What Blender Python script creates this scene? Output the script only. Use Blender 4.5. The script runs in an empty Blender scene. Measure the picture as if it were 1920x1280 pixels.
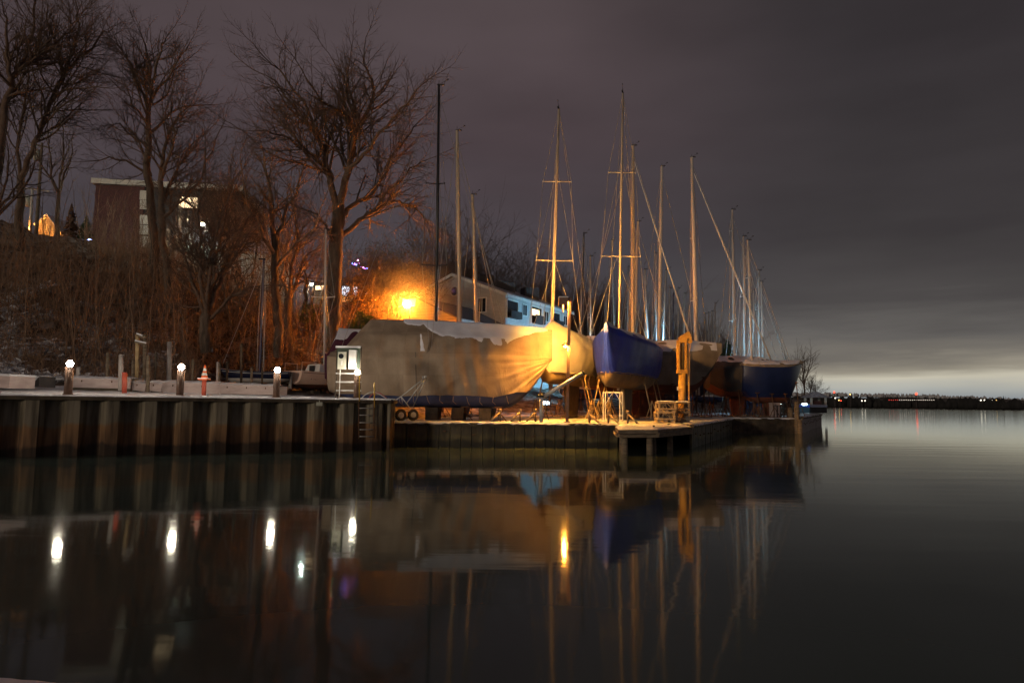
import bpy, math, random
import numpy as np
from mathutils import Vector, Matrix
R = math.radians
scene = bpy.context.scene
C = scene.collection
# ------------------------------------------------------------------ camera
CAMZ, FPX, W0, H0 = 1.9, 1280.0, 1920, 1280
cd = bpy.data.cameras.new("camera"); cam = bpy.data.objects.new("camera", cd); C.objects.link(cam)
cd.sensor_width = 36; cd.lens = 24; cd.clip_start = 0.1; cd.clip_end = 9000
CAMROT = Matrix.Rotation(R(90 + 5.11), 4, 'X') @ Matrix.Rotation(R(0.7), 4, 'Z')
cam.matrix_world = Matrix.Translation((0, 0, CAMZ)) @ CAMROT
scene.camera = cam
# ------------------------------------------------------------------ exposure, world, sun
scene.view_settings.view_transform = 'Standard'; scene.view_settings.look = 'None'
scene.view_settings.exposure = 0; scene.view_settings.gamma = 1
scene.cycles.use_denoising = True
scene.cycles.max_bounces = 5; scene.cycles.diffuse_bounces = 2; scene.cycles.glossy_bounces = 3
scene.cycles.sample_clamp_indirect = 2.0
scene.cycles.use_adaptive_sampling = True; scene.cycles.adaptive_threshold = 0.02
world = bpy.data.worlds.new("World"); scene.world = world; world.use_nodes = True
wn = world.node_tree.nodes; wl = world.node_tree.links
wn.clear()
wo = wn.new('ShaderNodeOutputWorld'); bg = wn.new('ShaderNodeBackground'); bg.inputs[1].default_value = 1.0
tc = wn.new('ShaderNodeTexCoord'); sp = wn.new('ShaderNodeSeparateXYZ'); wl.new(tc.outputs['Generated'], sp.inputs[0])
mp = wn.new('ShaderNodeMapping'); mp.inputs['Scale'].default_value = (2.2, 2.2, 22); wl.new(tc.outputs['Generated'], mp.inputs[0])
n1 = wn.new('ShaderNodeTexNoise'); n1.inputs['Scale'].default_value = 1.6; n1.inputs['Detail'].default_value = 6; n1.inputs['Roughness'].default_value = .55
wl.new(mp.outputs[0], n1.inputs['Vector'])
mp2 = wn.new('ShaderNodeMapping'); mp2.inputs['Scale'].default_value = (1, 1, 3); wl.new(tc.outputs['Generated'], mp2.inputs[0])
n2 = wn.new('ShaderNodeTexNoise'); n2.inputs['Scale'].default_value = 2.0; n2.inputs['Detail'].default_value = 4
wl.new(mp2.outputs[0], n2.inputs['Vector'])
def wmath(op, a, b=None, c=None):
    m = wn.new('ShaderNodeMath'); m.operation = op
    for i, v in enumerate((a, b, c)):
        if v is None: continue
        if isinstance(v, (int, float)): m.inputs[i].default_value = v
        else: wl.new(v, m.inputs[i])
    return m.outputs[0]
def wramp(fac, stops):
    r = wn.new('ShaderNodeValToRGB'); e = r.color_ramp.elements
    e[0].position, e[0].color = stops[0][0], (*stops[0][1], 1)
    e[1].position, e[1].color = stops[-1][0], (*stops[-1][1], 1)
    for p, c in stops[1:-1]:
        q = e.new(p); q.color = (*c, 1)
    wl.new(fac, r.inputs[0]); return r.outputs[0]
el = sp.outputs['Z']
wob = wmath('MULTIPLY', wmath('SUBTRACT', n1.outputs[0], .5), wmath('MINIMUM', wmath('MULTIPLY', wmath('MAXIMUM', el, 0.0), 1.0), .09))
ee = wmath('POWER', wmath('MAXIMUM', wmath('ADD', el, wob), 0.0), .5)    # sqrt stretch: 0.01->.1  .04->.2  .09->.3  .16->.4 .25->.5
glow = wramp(ee, [(0, (.24, .27, .30)), (.11, (.27, .30, .33)), (.155, (.44, .45, .42)), (.195, (.58, .54, .43)), (.225, (.30, .27, .215)),
                  (.26, (.165, .15, .13)), (.31, (.115, .107, .10)), (.38, (.068, .062, .061)), (.48, (.050, .044, .046)), (.65, (.040, .034, .037)), (1, (.035, .03, .032))])
base = wramp(ee, [(0, (.085, .08, .08)), (.2, (.085, .08, .085)), (.33, (.072, .066, .072)), (.45, (.062, .054, .062)), (.6, (.074, .054, .060)), (.75, (.076, .057, .060)), (1, (.048, .043, .044))])
az = wmath('ARCTAN2', sp.outputs['X'], sp.outputs['Y'])
mr = wn.new('ShaderNodeMapRange'); mr.interpolation_type = 'SMOOTHSTEP'
mr.inputs['From Min'].default_value = .02; mr.inputs['From Max'].default_value = .50
wl.new(az, mr.inputs['Value'])
mr2 = wn.new('ShaderNodeMapRange'); mr2.interpolation_type = 'SMOOTHSTEP'
mr2.inputs['From Min'].default_value = 1.0; mr2.inputs['From Max'].default_value = 1.9; mr2.inputs['To Min'].default_value = 1; mr2.inputs['To Max'].default_value = 0
wl.new(az, mr2.inputs['Value'])
gf = wmath('MULTIPLY', mr.outputs[0], mr2.outputs[0])
mx = wn.new('ShaderNodeMix'); mx.data_type = 'RGBA'; wl.new(gf, mx.inputs[0]); wl.new(base, mx.inputs[6]); wl.new(glow, mx.inputs[7])
cl = wmath('MULTIPLY_ADD', n2.outputs[0], 1.0, .50)
vm = wn.new('ShaderNodeMix'); vm.data_type = 'RGBA'; vm.blend_type = 'MULTIPLY'; vm.inputs[0].default_value = 1
wl.new(mx.outputs[2], vm.inputs[6])
cc = wn.new('ShaderNodeCombineColor'); [wl.new(cl, cc.inputs[i]) for i in range(3)]
wl.new(cc.outputs[0], vm.inputs[7])
wl.new(vm.outputs[2], bg.inputs[0]); wl.new(bg.outputs[0], wo.inputs[0])
sd = bpy.data.lights.new("sun", 'SUN'); sd.energy = 0.74; sd.angle = R(5); sd.color = (1, .82, .62)
so = bpy.data.objects.new("sun", sd); C.objects.link(so)
so.rotation_euler = Vector((.57, .80, -.09)).to_track_quat('-Z', 'Y').to_euler()

# ------------------------------------------------------------------ helpers
def ray(px, py):
    v = CAMROT.to_3x3() @ Vector(((px - W0/2)/FPX, -(py - H0/2)/FPX, -1)); return v
def P(px, py, Y):
    v = ray(px, py); t = Y / v.y
    return Vector((v.x*t, Y, CAMZ + v.z*t))
def G(px, py, z=0.0):
    v = ray(px, py); t = (z - CAMZ)/v.z
    return Vector((v.x*t, v.y*t, z))
def onwall(px, py, A, d):        # A point on a vertical wall, d its unit direction -> (u, z)
    v = ray(px, py)
    # v.x t = A.x + d.x u ; v.y t = A.y + d.y u
    det = v.x*(-d[1]) + v.y*d[0]
    t = (A[0]*(-d[1]) + A[1]*d[0]) / det
    u = (v.x*t - A[0])*d[0] + (v.y*t - A[1])*d[1]
    return u, CAMZ + v.z*t
PM = {}
def tagit(o, label=None, cat=None, group=None, kind=None):
    if label: o['label'] = label
    if cat: o['category'] = cat
    if group: o['group'] = group
    if kind: o['kind'] = kind
    return o
def thing(name, label, cat, loc=(0, 0, 0), rz=0.0, group=None):
    o = bpy.data.objects.new(name, None); C.objects.link(o); o.location = loc; o.rotation_euler = (0, 0, rz)
    o.empty_display_size = .2
    PM[o.name] = Matrix.Translation(Vector(loc)) @ Matrix.Rotation(rz, 4, 'Z')
    return tagit(o, label, cat, group)
class MB:
    def __init__(s): s.v = []; s.f = []; s.mi = []; s.cur = 0; s.sm = []; s.smooth = False
    def add(s, vs, fs):
        b = len(s.v); s.v += [tuple(x) for x in vs]
        for f in fs: s.f.append(tuple(i + b for i in f)); s.mi.append(s.cur); s.sm.append(s.smooth)
    def box(s, c, h, rz=0, M=None):
        vs = []
        rot = Matrix.Rotation(rz, 3, 'Z') if M is None else M
        for x in (-1, 1):
            for y in (-1, 1):
                for z in (-1, 1): vs.append(Vector(c) + rot @ Vector((x*h[0], y*h[1], z*h[2])))
        s.add(vs, [(0, 1, 3, 2), (4, 6, 7, 5), (0, 4, 5, 1), (2, 3, 7, 6), (0, 2, 6, 4), (1, 5, 7, 3)]); return s
    def bar(s, a, b, w, h=None):        # square section beam between points
        a, b = Vector(a), Vector(b); d = b - a; L = d.length
        if L < 1e-6: return s
        q = d.to_track_quat('X', 'Z').to_matrix(); s.box((a+b)/2, (L/2, w/2, (h or w)/2), M=q); return s
    def tube(s, pts, r, n=6, cap=True):
        pts = [Vector(p) for p in pts]; m = len(pts)
        if not hasattr(r, '__len__'): r = [r]*m
        b = len(s.v); ref = None
        for i, p in enumerate(pts):
            t = (pts[min(i+1, m-1)] - pts[max(i-1, 0)]); t = t.normalized() if t.length > 1e-9 else Vector((0, 0, 1))
            if ref is None: ref = Vector((1, 0, 0)) if abs(t.x) < .9 else Vector((0, 1, 0))
            u = (ref - t*ref.dot(t)).normalized(); ref = u; w = t.cross(u)
            for k in range(n):
                a = 2*math.pi*k/n; s.v.append(tuple(p + (u*math.cos(a) + w*math.sin(a))*r[i]))
        sm0 = s.smooth
        for i in range(m-1):
            for k in range(n):
                s.f.append((b+i*n+k, b+i*n+(k+1) % n, b+(i+1)*n+(k+1) % n, b+(i+1)*n+k)); s.mi.append(s.cur); s.sm.append(n >= 6)
        if cap:
            s.f.append(tuple(b+k for k in range(n))[::-1]); s.mi.append(s.cur); s.sm.append(False)
            s.f.append(tuple(b+(m-1)*n+k for k in range(n))); s.mi.append(s.cur); s.sm.append(False)
        return s
    def lathe(s, c, prof, n=16):
        b = len(s.v); c = Vector(c)
        for r, z in prof:
            for k in range(n):
                a = 2*math.pi*k/n; s.v.append((c.x+r*math.cos(a), c.y+r*math.sin(a), c.z+z))
        for i in range(len(prof)-1):
            for k in range(n):
                s.f.append((b+i*n+k, b+i*n+(k+1) % n, b+(i+1)*n+(k+1) % n, b+(i+1)*n+k)); s.mi.append(s.cur); s.sm.append(True)
        s.f.append(tuple(b+k for k in range(n))[::-1]); s.mi.append(s.cur); s.sm.append(False)
        s.f.append(tuple(b+(len(prof)-1)*n+k for k in range(n))); s.mi.append(s.cur); s.sm.append(False)
        return s
    def grid(s, rows, smooth=True):       # rows of points
        b = len(s.v); n = len(rows[0])
        for r in rows: s.v += [tuple(p) for p in r]
        for i in range(len(rows)-1):
            for k in range(n-1):
                s.f.append((b+i*n+k, b+i*n+k+1, b+(i+1)*n+k+1, b+(i+1)*n+k)); s.mi.append(s.cur); s.sm.append(smooth)
        return s
    def prism(s, pts, off):            # planar polygon extruded by vector
        off = Vector(off); n = len(pts); a = [Vector(p) for p in pts]; b2 = [p+off for p in a]
        s.add(a+b2, [tuple(range(n))[::-1], tuple(range(n, 2*n))] + [(i, (i+1) % n, n+(i+1) % n, n+i) for i in range(n)]); return s
    def ball(s, c, r, n=10, sz=1.0):
        prof = [(max(1e-4, r*math.sin(math.pi*i/8)), -r*sz*math.cos(math.pi*i/8)) for i in range(9)]
        return s.lathe(c, prof, n)
    def build(s, name, mats, parent=None, world=False):
        me = bpy.data.meshes.new(name); vs = s.v
        if parent is not None and world:
            M = PM[parent.name].inverted(); vs = [tuple(M @ Vector(v)) for v in vs]
        me.from_pydata(vs, [], s.f); o = bpy.data.objects.new(name, me); C.objects.link(o)
        if not isinstance(mats, (list, tuple)): mats = [mats]
        for m in mats: me.materials.append(m)
        if len(mats) > 1: me.polygons.foreach_set('material_index', s.mi)
        me.polygons.foreach_set('use_smooth', s.sm)
        me.update()
        if parent is not None: o.parent = parent; PM[o.name] = PM[parent.name]
        return o
def roof_t(rng, a, b): return a + (b-a)*rng.random()
# ------------------------------------------------------------------ materials
def newmat(name):
    m = bpy.data.materials.new(name); m.use_nodes = True; nt = m.node_tree; return m, nt, nt.nodes['Principled BSDF']
def mat(name, c, rough=.7, c2=None, scale=4.0, detail=5, stretch=(1, 1, 1), metal=0, bump=0.0, bscale=None, spec=.5, lo=.35, hi=.65, c3=None, scale3=.6):
    m, nt, b = newmat(name); b.inputs['Roughness'].default_value = rough; b.inputs['Metallic'].default_value = metal
    b.inputs['Specular IOR Level'].default_value = spec
    N, L = nt.nodes, nt.links
    if c2 is None: c2 = tuple(x*.72 for x in c)
    t = N.new('ShaderNodeTexCoord'); mpn = N.new('ShaderNodeMapping'); mpn.inputs['Scale'].default_value = stretch; L.new(t.outputs['Object'], mpn.inputs[0])
    n = N.new('ShaderNodeTexNoise'); n.inputs['Scale'].default_value = scale; n.inputs['Detail'].default_value = detail; n.inputs['Roughness'].default_value = .6
    L.new(mpn.outputs[0], n.inputs['Vector'])
    r = N.new('ShaderNodeValToRGB'); e = r.color_ramp.elements; e[0].position = lo; e[1].position = hi
    e[0].color = (*c2, 1); e[1].color = (*c, 1); L.new(n.outputs[0], r.inputs[0]); out = r.outputs[0]
    if c3 is not None:
        n3 = N.new('ShaderNodeTexNoise'); n3.inputs['Scale'].default_value = scale3; n3.inputs['Detail'].default_value = 6; L.new(mpn.outputs[0], n3.inputs['Vector'])
        r3 = N.new('ShaderNodeValToRGB'); r3.color_ramp.elements[0].position = .47; r3.color_ramp.elements[1].position = .56; L.new(n3.outputs[0], r3.inputs[0])
        mxx = N.new('ShaderNodeMix'); mxx.data_type = 'RGBA'; L.new(r3.outputs[0], mxx.inputs[0]); L.new(out, mxx.inputs[6]); mxx.inputs[7].default_value = (*c3, 1); out = mxx.outputs[2]
    L.new(out, b.inputs['Base Color'])
    if bump:
        bn = N.new('ShaderNodeTexNoise'); bn.inputs['Scale'].default_value = bscale or scale*3; bn.inputs['Detail'].default_value = 5; L.new(mpn.outputs[0], bn.inputs['Vector'])
        bp = N.new('ShaderNodeBump'); bp.inputs['Strength'].default_value = bump; bp.inputs['Distance'].default_value = .05; L.new(bn.outputs[0], bp.inputs['Height']); L.new(bp.outputs[0], b.inputs['Normal'])
    return m
def emis(name, c, strength):
    m, nt, b = newmat(name); b.inputs['Base Color'].default_value = (*[min(1, x) for x in c], 1); b.inputs['Emission Color'].default_value = (*c, 1); b.inputs['Emission Strength'].default_value = strength
    return m
M = {}
M['snow'] = mat('snow', (.78, .77, .80), .8, (.62, .63, .68), 1.5, bump=.3, bscale=9)
M['snow_yard'] = mat('trodden_snow', (.68, .64, .60), .85, (.35, .32, .28), 1.1, detail=9, bump=.8, bscale=7, c3=(.70, .70, .72), scale3=.5)
M['roofsnow'] = mat('snow_on_canvas', (.72, .71, .77), .85, (.58, .57, .63), .9, bump=.15, bscale=4)
M['hill'] = mat('leaf_litter', (.12, .07, .042), .95, (.035, .02, .013), 2.6, detail=10, bump=1, bscale=6, c3=(.24, .20, .18), scale3=1.9)
M['hill_leaf'] = mat('fallen_leaves', (.17, .085, .035), .95, (.05, .028, .014), 5, detail=9, bump=1, bscale=9)
M['steel_pile'] = None
M['concrete'] = mat('concrete', (.42, .38, .36), .85, (.30, .26, .24), 2.5, bump=.3)
M['timber'] = mat('weathered_timber', (.22, .17, .12), .85, (.10, .075, .05), 3, stretch=(1, 1, 6), bump=.4)
M['darktimber'] = mat('dark_timber', (.10, .075, .05), .9, (.04, .03, .022), 3, bump=.4)
M['pink_plank'] = mat('faded_painted_planks', (.52, .42, .40), .8, (.40, .31, .29), 2, stretch=(1, 1, 3), bump=.2)
M['bronze'] = mat('bronze_painted_metal', (.22, .13, .09), .42, (.15, .09, .065), 3)
M['white_metal'] = mat('white_painted_metal', (.72, .72, .70), .45, (.60, .60, .58), 3)
M['alu'] = mat('aluminium', (.55, .54, .52), .45, (.42, .41, .40), 2, metal=.35)
M['mast'] = mat('mast_aluminium', (.62, .58, .53), .5, (.50, .46, .42), 1.2, stretch=(1, 1, .3), metal=.15)
M['mastgold'] = mat('anodised_mast', (.62, .52, .40), .5, (.52, .43, .32), 1.2, stretch=(1, 1, .3), metal=.15)
M['blackmast'] = mat('carbon_mast', (.02, .02, .022), .35, (.012, .012, .014), 2)
M['bluemast'] = mat('navy_mast', (.03, .04, .12), .4, (.02, .025, .08), 2)
M['wire'] = mat('stainless_wire', (.42, .40, .38), .4, (.32, .30, .28), 2, metal=.4)
M['rust'] = mat('rusty_steel', (.16, .075, .035), .85, (.06, .03, .018), 4, bump=.4)
M['red'] = mat('red_painted_steel', (.42, .07, .035), .55, (.30, .05, .03), 3)
M['orange'] = mat('orange_plastic', (.85, .16, .03), .45, (.75, .13, .03), 3)
M['rubber'] = mat('black_rubber', (.025, .023, .022), .85, (.015, .014, .014), 5)
M['tan'] = mat('tan_canvas', (.31, .225, .145), .8, (.25, .18, .115), .7, stretch=(1, 1, .6), bump=.25, bscale=2.2, spec=.2)
M['tan2'] = mat('olive_canvas', (.20, .16, .11), .8, (.15, .12, .085), .7, bump=.25, bscale=2.2, spec=.2)
M['cream'] = mat('white_shrink_wrap', (.62, .58, .48), .4, (.52, .48, .40), 1.2, bump=.35, bscale=2.5)
M['bluewrap'] = mat('blue_shrink_wrap', (.012, .032, .42), .38, (.009, .022, .30), 1.2, bump=.4, bscale=2.5)
M['greywrap'] = mat('grey_canvas', (.30, .27, .23), .8, (.23, .20, .17), .7, bump=.25, bscale=2, spec=.2)
M['burgundy'] = mat('burgundy_canvas', (.085, .025, .045), .8, (.06, .018, .035), 1, bump=.2, bscale=2, spec=.2)
M['darkwrap'] = mat('dark_canvas', (.075, .07, .07), .8, (.05, .045, .045), .8, bump=.2, spec=.2)
M['navy'] = mat('navy_gelcoat', (.010, .020, .085), .3, (.007, .015, .065), 1.5)
M['antifoul_blue'] = mat('blue_antifouling', (.05, .06, .15), .7, (.03, .04, .10), 2)
M['antifoul_red'] = mat('red_brown_antifouling', (.16, .05, .03), .75, (.10, .035, .02), 2)
M['antifoul_brown'] = mat('brown_antifouling', (.34, .24, .12), .7, (.22, .15, .075), 1.6)
M['gelcoat'] = mat('white_gelcoat', (.70, .66, .62), .3, (.62, .58, .54), 1.5)
M['peach'] = mat('cream_gelcoat', (.80, .56, .44), .35, (.74, .50, .40), 1.5)
M['crane'] = mat('yellow_crane_paint', (.52, .30, .05), .5, (.34, .17, .035), 3, bump=.1)
M['green_board'] = mat('green_plywood', (.06, .085, .06), .7, (.045, .062, .045), 3)
M['panel'] = mat('grey_beige_steel', (.55, .55, .45), .45, (.48, .48, .40), 2)
M['brick'] = mat('dark_red_brick', (.12, .045, .04), .9, (.07, .03, .028), 6, bump=.4)
M['darkwall'] = mat('dark_cladding', (.055, .045, .045), .85, (.04, .033, .033), 3)
M['trim'] = mat('pale_trim', (.66, .62, .54), .7, (.52, .48, .42), 3)
M['glass'] = mat('dark_window_glass', (.02, .025, .03), .08, (.015, .018, .022), 2)
M['shingle'] = mat('brown_shingles', (.10, .075, .075), .9, (.07, .05, .05), 5, bump=.4)
M['snowroof'] = mat('snow_dusted_roof', (.40, .40, .44), .9, (.20, .18, .19), 3, detail=8)
M['bark'] = mat('dark_bark', (.15, .105, .075), .95, (.06, .042, .03), 5, stretch=(1, 1, .25), bump=.6)
M['twig'] = mat('twigs', (.15, .095, .065), .95, (.09, .055, .038), 6)
M['brush'] = mat('dry_brush', (.33, .205, .13), .95, (.13, .08, .05), 3)
M['evergreen'] = mat('evergreen_foliage', (.05, .08, .03), .9, (.025, .04, .015), 3)
M['bleaf'] = mat('brown_clinging_leaves', (.32, .17, .06), .9, (.11, .06, .025), 4)
M['crate'] = mat('pallet_timber', (.52, .38, .20), .8, (.36, .25, .13), 4, bump=.2)
M['yellow'] = mat('yellow_paint', (.60, .38, .04), .5, (.50, .30, .03), 3)
M['hosered'] = mat('red_hose', (.50, .10, .12), .5)
M['black'] = mat('black_paint', (.02, .02, .02), .6)
M['bollardlamp'] = emis('bollard_lamp_light', (1, .88, .70), 230)
M['sodium'] = emis('sodium_lamp_light', (1, .28, .02), 3700)
M['bulb'] = emis('amber_bulb_light', (1, .40, .05), 9000)
M['downlamp'] = emis('amber_underside_light', (1, .42, .06), 3800)
M['boxlamp'] = emis('amber_added_light', (1, .45, .075), 34000)
M['amber_street'] = emis('amber_street_light', (1, .36, .05), 12000)
M['navy_dark'] = mat('navy_topsides', (.012, .016, .05), .35)
M['winlit'] = emis('lit_window_warm', (1, .72, .42), 2.2)
M['winwhite'] = emis('lit_window_white', (.80, .86, 1), 2.6)
M['winamber'] = emis('lit_window_amber', (1, .50, .16), 1.0)
M['ledwhite'] = emis('led_street_light', (.86, 1, .86), 2600)
M['ledblue'] = emis('led_flood_light', (.28, .70, 1), 8500)
# siding with clapboard lines (object Z)
def siding(name, c, pitch=.13, dark=.55):
    m, nt, b = newmat(name); N, L = nt.nodes, nt.links; b.inputs['Roughness'].default_value = .7
    t = N.new('ShaderNodeTexCoord'); s = N.new('ShaderNodeSeparateXYZ'); L.new(t.outputs['Object'], s.inputs[0])
    q = N.new('ShaderNodeMath'); q.operation = 'DIVIDE'; q.inputs[1].default_value = pitch; L.new(s.outputs[2], q.inputs[0])
    f = N.new('ShaderNodeMath'); f.operation = 'FRACT'; L.new(q.outputs[0], f.inputs[0])
    r = N.new('ShaderNodeValToRGB'); e = r.color_ramp.elements; e[0].position = .06; e[1].position = .2
    e[0].color = (*[x*dark for x in c], 1); e[1].color = (*c, 1); L.new(f.outputs[0], r.inputs[0])
    n = N.new('ShaderNodeTexNoise'); n.inputs['Scale'].default_value = 2; L.new(t.outputs['Object'], n.inputs['Vector'])
    mm = N.new('ShaderNodeMix'); mm.data_type = 'RGBA'; mm.blend_type = 'MULTIPLY'; mm.inputs[0].default_value = .35; L.new(r.outputs[0], mm.inputs[6]); L.new(n.outputs[0], mm.inputs[7]); L.new(mm.outputs[2], b.inputs['Base Color'])
    bp = N.new('ShaderNodeBump'); bp.inputs['Strength'].default_value = .6; bp.inputs['Distance'].default_value = .03; L.new(f.outputs[0], bp.inputs['Height']); L.new(bp.outputs[0], b.inputs['Normal'])
    return m
M['siding'] = siding('grey_blue_siding', (.60, .61, .62))
M['siding_tan'] = siding('tan_siding', (.36, .30, .23), .22)
M['siding_pale'] = siding('pale_siding', (.50, .52, .46), .18)
# sheet piling: grey-green zinc above, rust and slime below the tide mark, vertical streaks
def pilemat(name, top, mid, low, zmark, sx=5.0):
    m, nt, b = newmat(name); N, L = nt.nodes, nt.links; b.inputs['Roughness'].default_value = .65
    g = N.new('ShaderNodeNewGeometry'); s = N.new('ShaderNodeSeparateXYZ'); L.new(g.outputs['Position'], s.inputs[0])
    mpn = N.new('ShaderNodeMapping'); mpn.inputs['Scale'].default_value = (sx, sx, .5); L.new(g.outputs['Position'], mpn.inputs[0])
    n = N.new('ShaderNodeTexNoise'); n.inputs['Scale'].default_value = 1.0; n.inputs['Detail'].default_value = 7; L.new(mpn.outputs[0], n.inputs['Vector'])
    n2 = N.new('ShaderNodeTexNoise'); n2.inputs['Scale'].default_value = 1.1; n2.inputs['Detail'].default_value = 3; L.new(g.outputs['Position'], n2.inputs['Vector'])
    zz = N.new('ShaderNodeMath'); zz.operation = 'MULTIPLY_ADD'; L.new(n2.outputs[0], zz.inputs[0]); zz.inputs[1].default_value = .7; L.new(s.outputs[2], zz.inputs[2])
    r = N.new('ShaderNodeValToRGB'); e = r.color_ramp.elements
    e[0].position = .30; e[0].color = (*[x*.25 for x in low], 1); e[1].position = zmark/2+.19; e[1].color = (*top, 1)
    q = e.new(.36); q.color = (*low, 1); q = e.new(zmark/2+.12); q.color = (*mid, 1)
    h = N.new('ShaderNodeMath'); h.operation = 'MULTIPLY'; h.inputs[1].default_value = .5; L.new(zz.outputs[0], h.inputs[0]); L.new(h.outputs[0], r.inputs[0])
    r2 = N.new('ShaderNodeValToRGB'); r2.color_ramp.elements[0].position = .35; r2.color_ramp.elements[0].color = (.3, .28, .25, 1); r2.color_ramp.elements[1].position = .62; L.new(n.outputs[0], r2.inputs[0])
    mm = N.new('ShaderNodeMix'); mm.data_type = 'RGBA'; mm.blend_type = 'MULTIPLY'; mm.inputs[0].default_value = 1; L.new(r.outputs[0], mm.inputs[6]); L.new(r2.outputs[0], mm.inputs[7]); L.new(mm.outputs[2], b.inputs['Base Color'])
    bp = N.new('ShaderNodeBump'); bp.inputs['Strength'].default_value = .4; bp.inputs['Distance'].default_value = .03; L.new(n.outputs[0], bp.inputs['Height']); L.new(bp.outputs[0], b.inputs['Normal'])
    return m
M['steel_pile'] = pilemat('sheet_pile_steel', (.22, .19, .14), (.25, .135, .06), (.17, .09, .042), 1.05)
M['board_pile'] = pilemat('timber_bulkhead', (.09, .07, .045), (.13, .11, .05), (.13, .105, .05), .55, 3.0)
# water
def water_mat():
    m, nt, b = newmat('dark_still_water'); N, L = nt.nodes, nt.links
    N.remove(b); out = [n for n in N if n.type == 'OUTPUT_MATERIAL'][0]
    g = N.new('ShaderNodeNewGeometry'); mpn = N.new('ShaderNodeMapping'); mpn.inputs['Scale'].default_value = (.25, 1.0, 1); L.new(g.outputs['Position'], mpn.inputs[0])
    n = N.new('ShaderNodeTexNoise'); n.inputs['Scale'].default_value = .6; n.inputs['Detail'].default_value = 4; n.inputs['Roughness'].default_value = .5; L.new(mpn.outputs[0], n.inputs['Vector'])
    bp = N.new('ShaderNodeBump'); bp.inputs['Strength'].default_value = .16; bp.inputs['Distance'].default_value = .05; L.new(n.outputs[0], bp.inputs['Height'])
    fr = N.new('ShaderNodeFresnel'); fr.inputs['IOR'].default_value = 1.33
    pw = N.new('ShaderNodeMath'); pw.operation = 'POWER'; pw.inputs[1].default_value = 1.02; L.new(fr.outputs[0], pw.inputs[0])
    d = N.new('ShaderNodeBsdfDiffuse'); d.inputs['Color'].default_value = (.062, .085, .072, 1)
    s = N.new('ShaderNodeBsdfGlossy'); s.inputs['Roughness'].default_value = .25; s.inputs['Color'].default_value = (.95, .97, .93, 1); L.new(bp.outputs[0], s.inputs['Normal'])
    mx_ = N.new('ShaderNodeMixShader'); L.new(pw.outputs[0], mx_.inputs[0]); L.new(d.outputs[0], mx_.inputs[1]); L.new(s.outputs[0], mx_.inputs[2]); L.new(mx_.outputs[0], out.inputs[0])
    s.inputs['Roughness'].default_value = .06
    return m
M['water'] = water_mat()

def canvas(name, c, pan=1.15):
    m, nt, b = newmat(name); N, L = nt.nodes, nt.links; b.inputs['Roughness'].default_value = .82; b.inputs['Specular IOR Level'].default_value = .2
    t = N.new('ShaderNodeTexCoord'); mpn = N.new('ShaderNodeMapping'); mpn.inputs['Rotation'].default_value = (R(90), 0, 0); L.new(t.outputs['Object'], mpn.inputs[0])
    br = N.new('ShaderNodeTexBrick'); br.inputs['Scale'].default_value = 1; br.inputs['Brick Width'].default_value = pan; br.inputs['Row Height'].default_value = 1.02; br.inputs['Mortar Size'].default_value = .006; br.offset = .0
    br.inputs['Color1'].default_value = (*c, 1); br.inputs['Color2'].default_value = (*[x*.80 for x in c], 1); br.inputs['Mortar'].default_value = (*[x*.72 for x in c], 1); L.new(mpn.outputs[0], br.inputs['Vector'])
    n = N.new('ShaderNodeTexNoise'); n.inputs['Scale'].default_value = 1.1; n.inputs['Detail'].default_value = 6; L.new(t.outputs['Object'], n.inputs['Vector'])
    r = N.new('ShaderNodeValToRGB'); r.color_ramp.elements[0].position = .35; r.color_ramp.elements[0].color = (.74, .72, .70, 1); r.color_ramp.elements[1].position = .65; L.new(n.outputs[0], r.inputs[0])
    mm = N.new('ShaderNodeMix'); mm.data_type = 'RGBA'; mm.blend_type = 'MULTIPLY'; mm.inputs[0].default_value = 1; L.new(br.outputs[0], mm.inputs[6]); L.new(r.outputs[0], mm.inputs[7]); L.new(mm.outputs[2], b.inputs['Base Color'])
    mp3 = N.new('ShaderNodeMapping'); mp3.inputs['Scale'].default_value = (1.3, 1, .6); mp3.inputs['Rotation'].default_value = (0, R(24), 0); L.new(t.outputs['Object'], mp3.inputs[0])
    n2 = N.new('ShaderNodeTexNoise'); n2.inputs['Scale'].default_value = 1.5; n2.inputs['Detail'].default_value = 5; n2.inputs['Distortion'].default_value = .8; L.new(mp3.outputs[0], n2.inputs['Vector'])
    bp = N.new('ShaderNodeBump'); bp.inputs['Strength'].default_value = .45; bp.inputs['Distance'].default_value = .12; L.new(n2.outputs[0], bp.inputs['Height']); L.new(bp.outputs[0], b.inputs['Normal'])
    return m
M['tan'] = canvas('tan_canvas_panels', (.36, .275, .20))
M['greywrap'] = canvas('grey_tan_canvas_panels', (.30, .255, .205), 1.6)
# ------------------------------------------------------------------ setting
UZ, LZ = 1.94, 1.05
WA, WB = Vector((-15.98, 21.63, 0)), Vector((-4.75, 27.0, 0))
UD = (WB-WA).normalized(); UN = Vector((UD.y, -UD.x, 0))      # UN points to the water
WA0 = WA - UD*14
WC, WD_, WE, WE1, WF, WG = Vector((-4.9, 28.95, 0)), Vector((4.6, 29.65, 0)), Vector((14.4, 44.9, 0)), Vector((14.75, 47.2, 0)), Vector((20.1, 48.2, 0)), Vector((31.2, 69.0, 0))
WD2 = Vector((7.9, 30.1, 0))
def struct(o, name=None): o['kind'] = 'structure'; return o
m = MB(); m.grid([[(x, y, 0) for x in (-3000, -60, 60, 3500)] for y in (-60, 20, 120, 4500)], False)
struct(m.build('water', M['water']))
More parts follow.
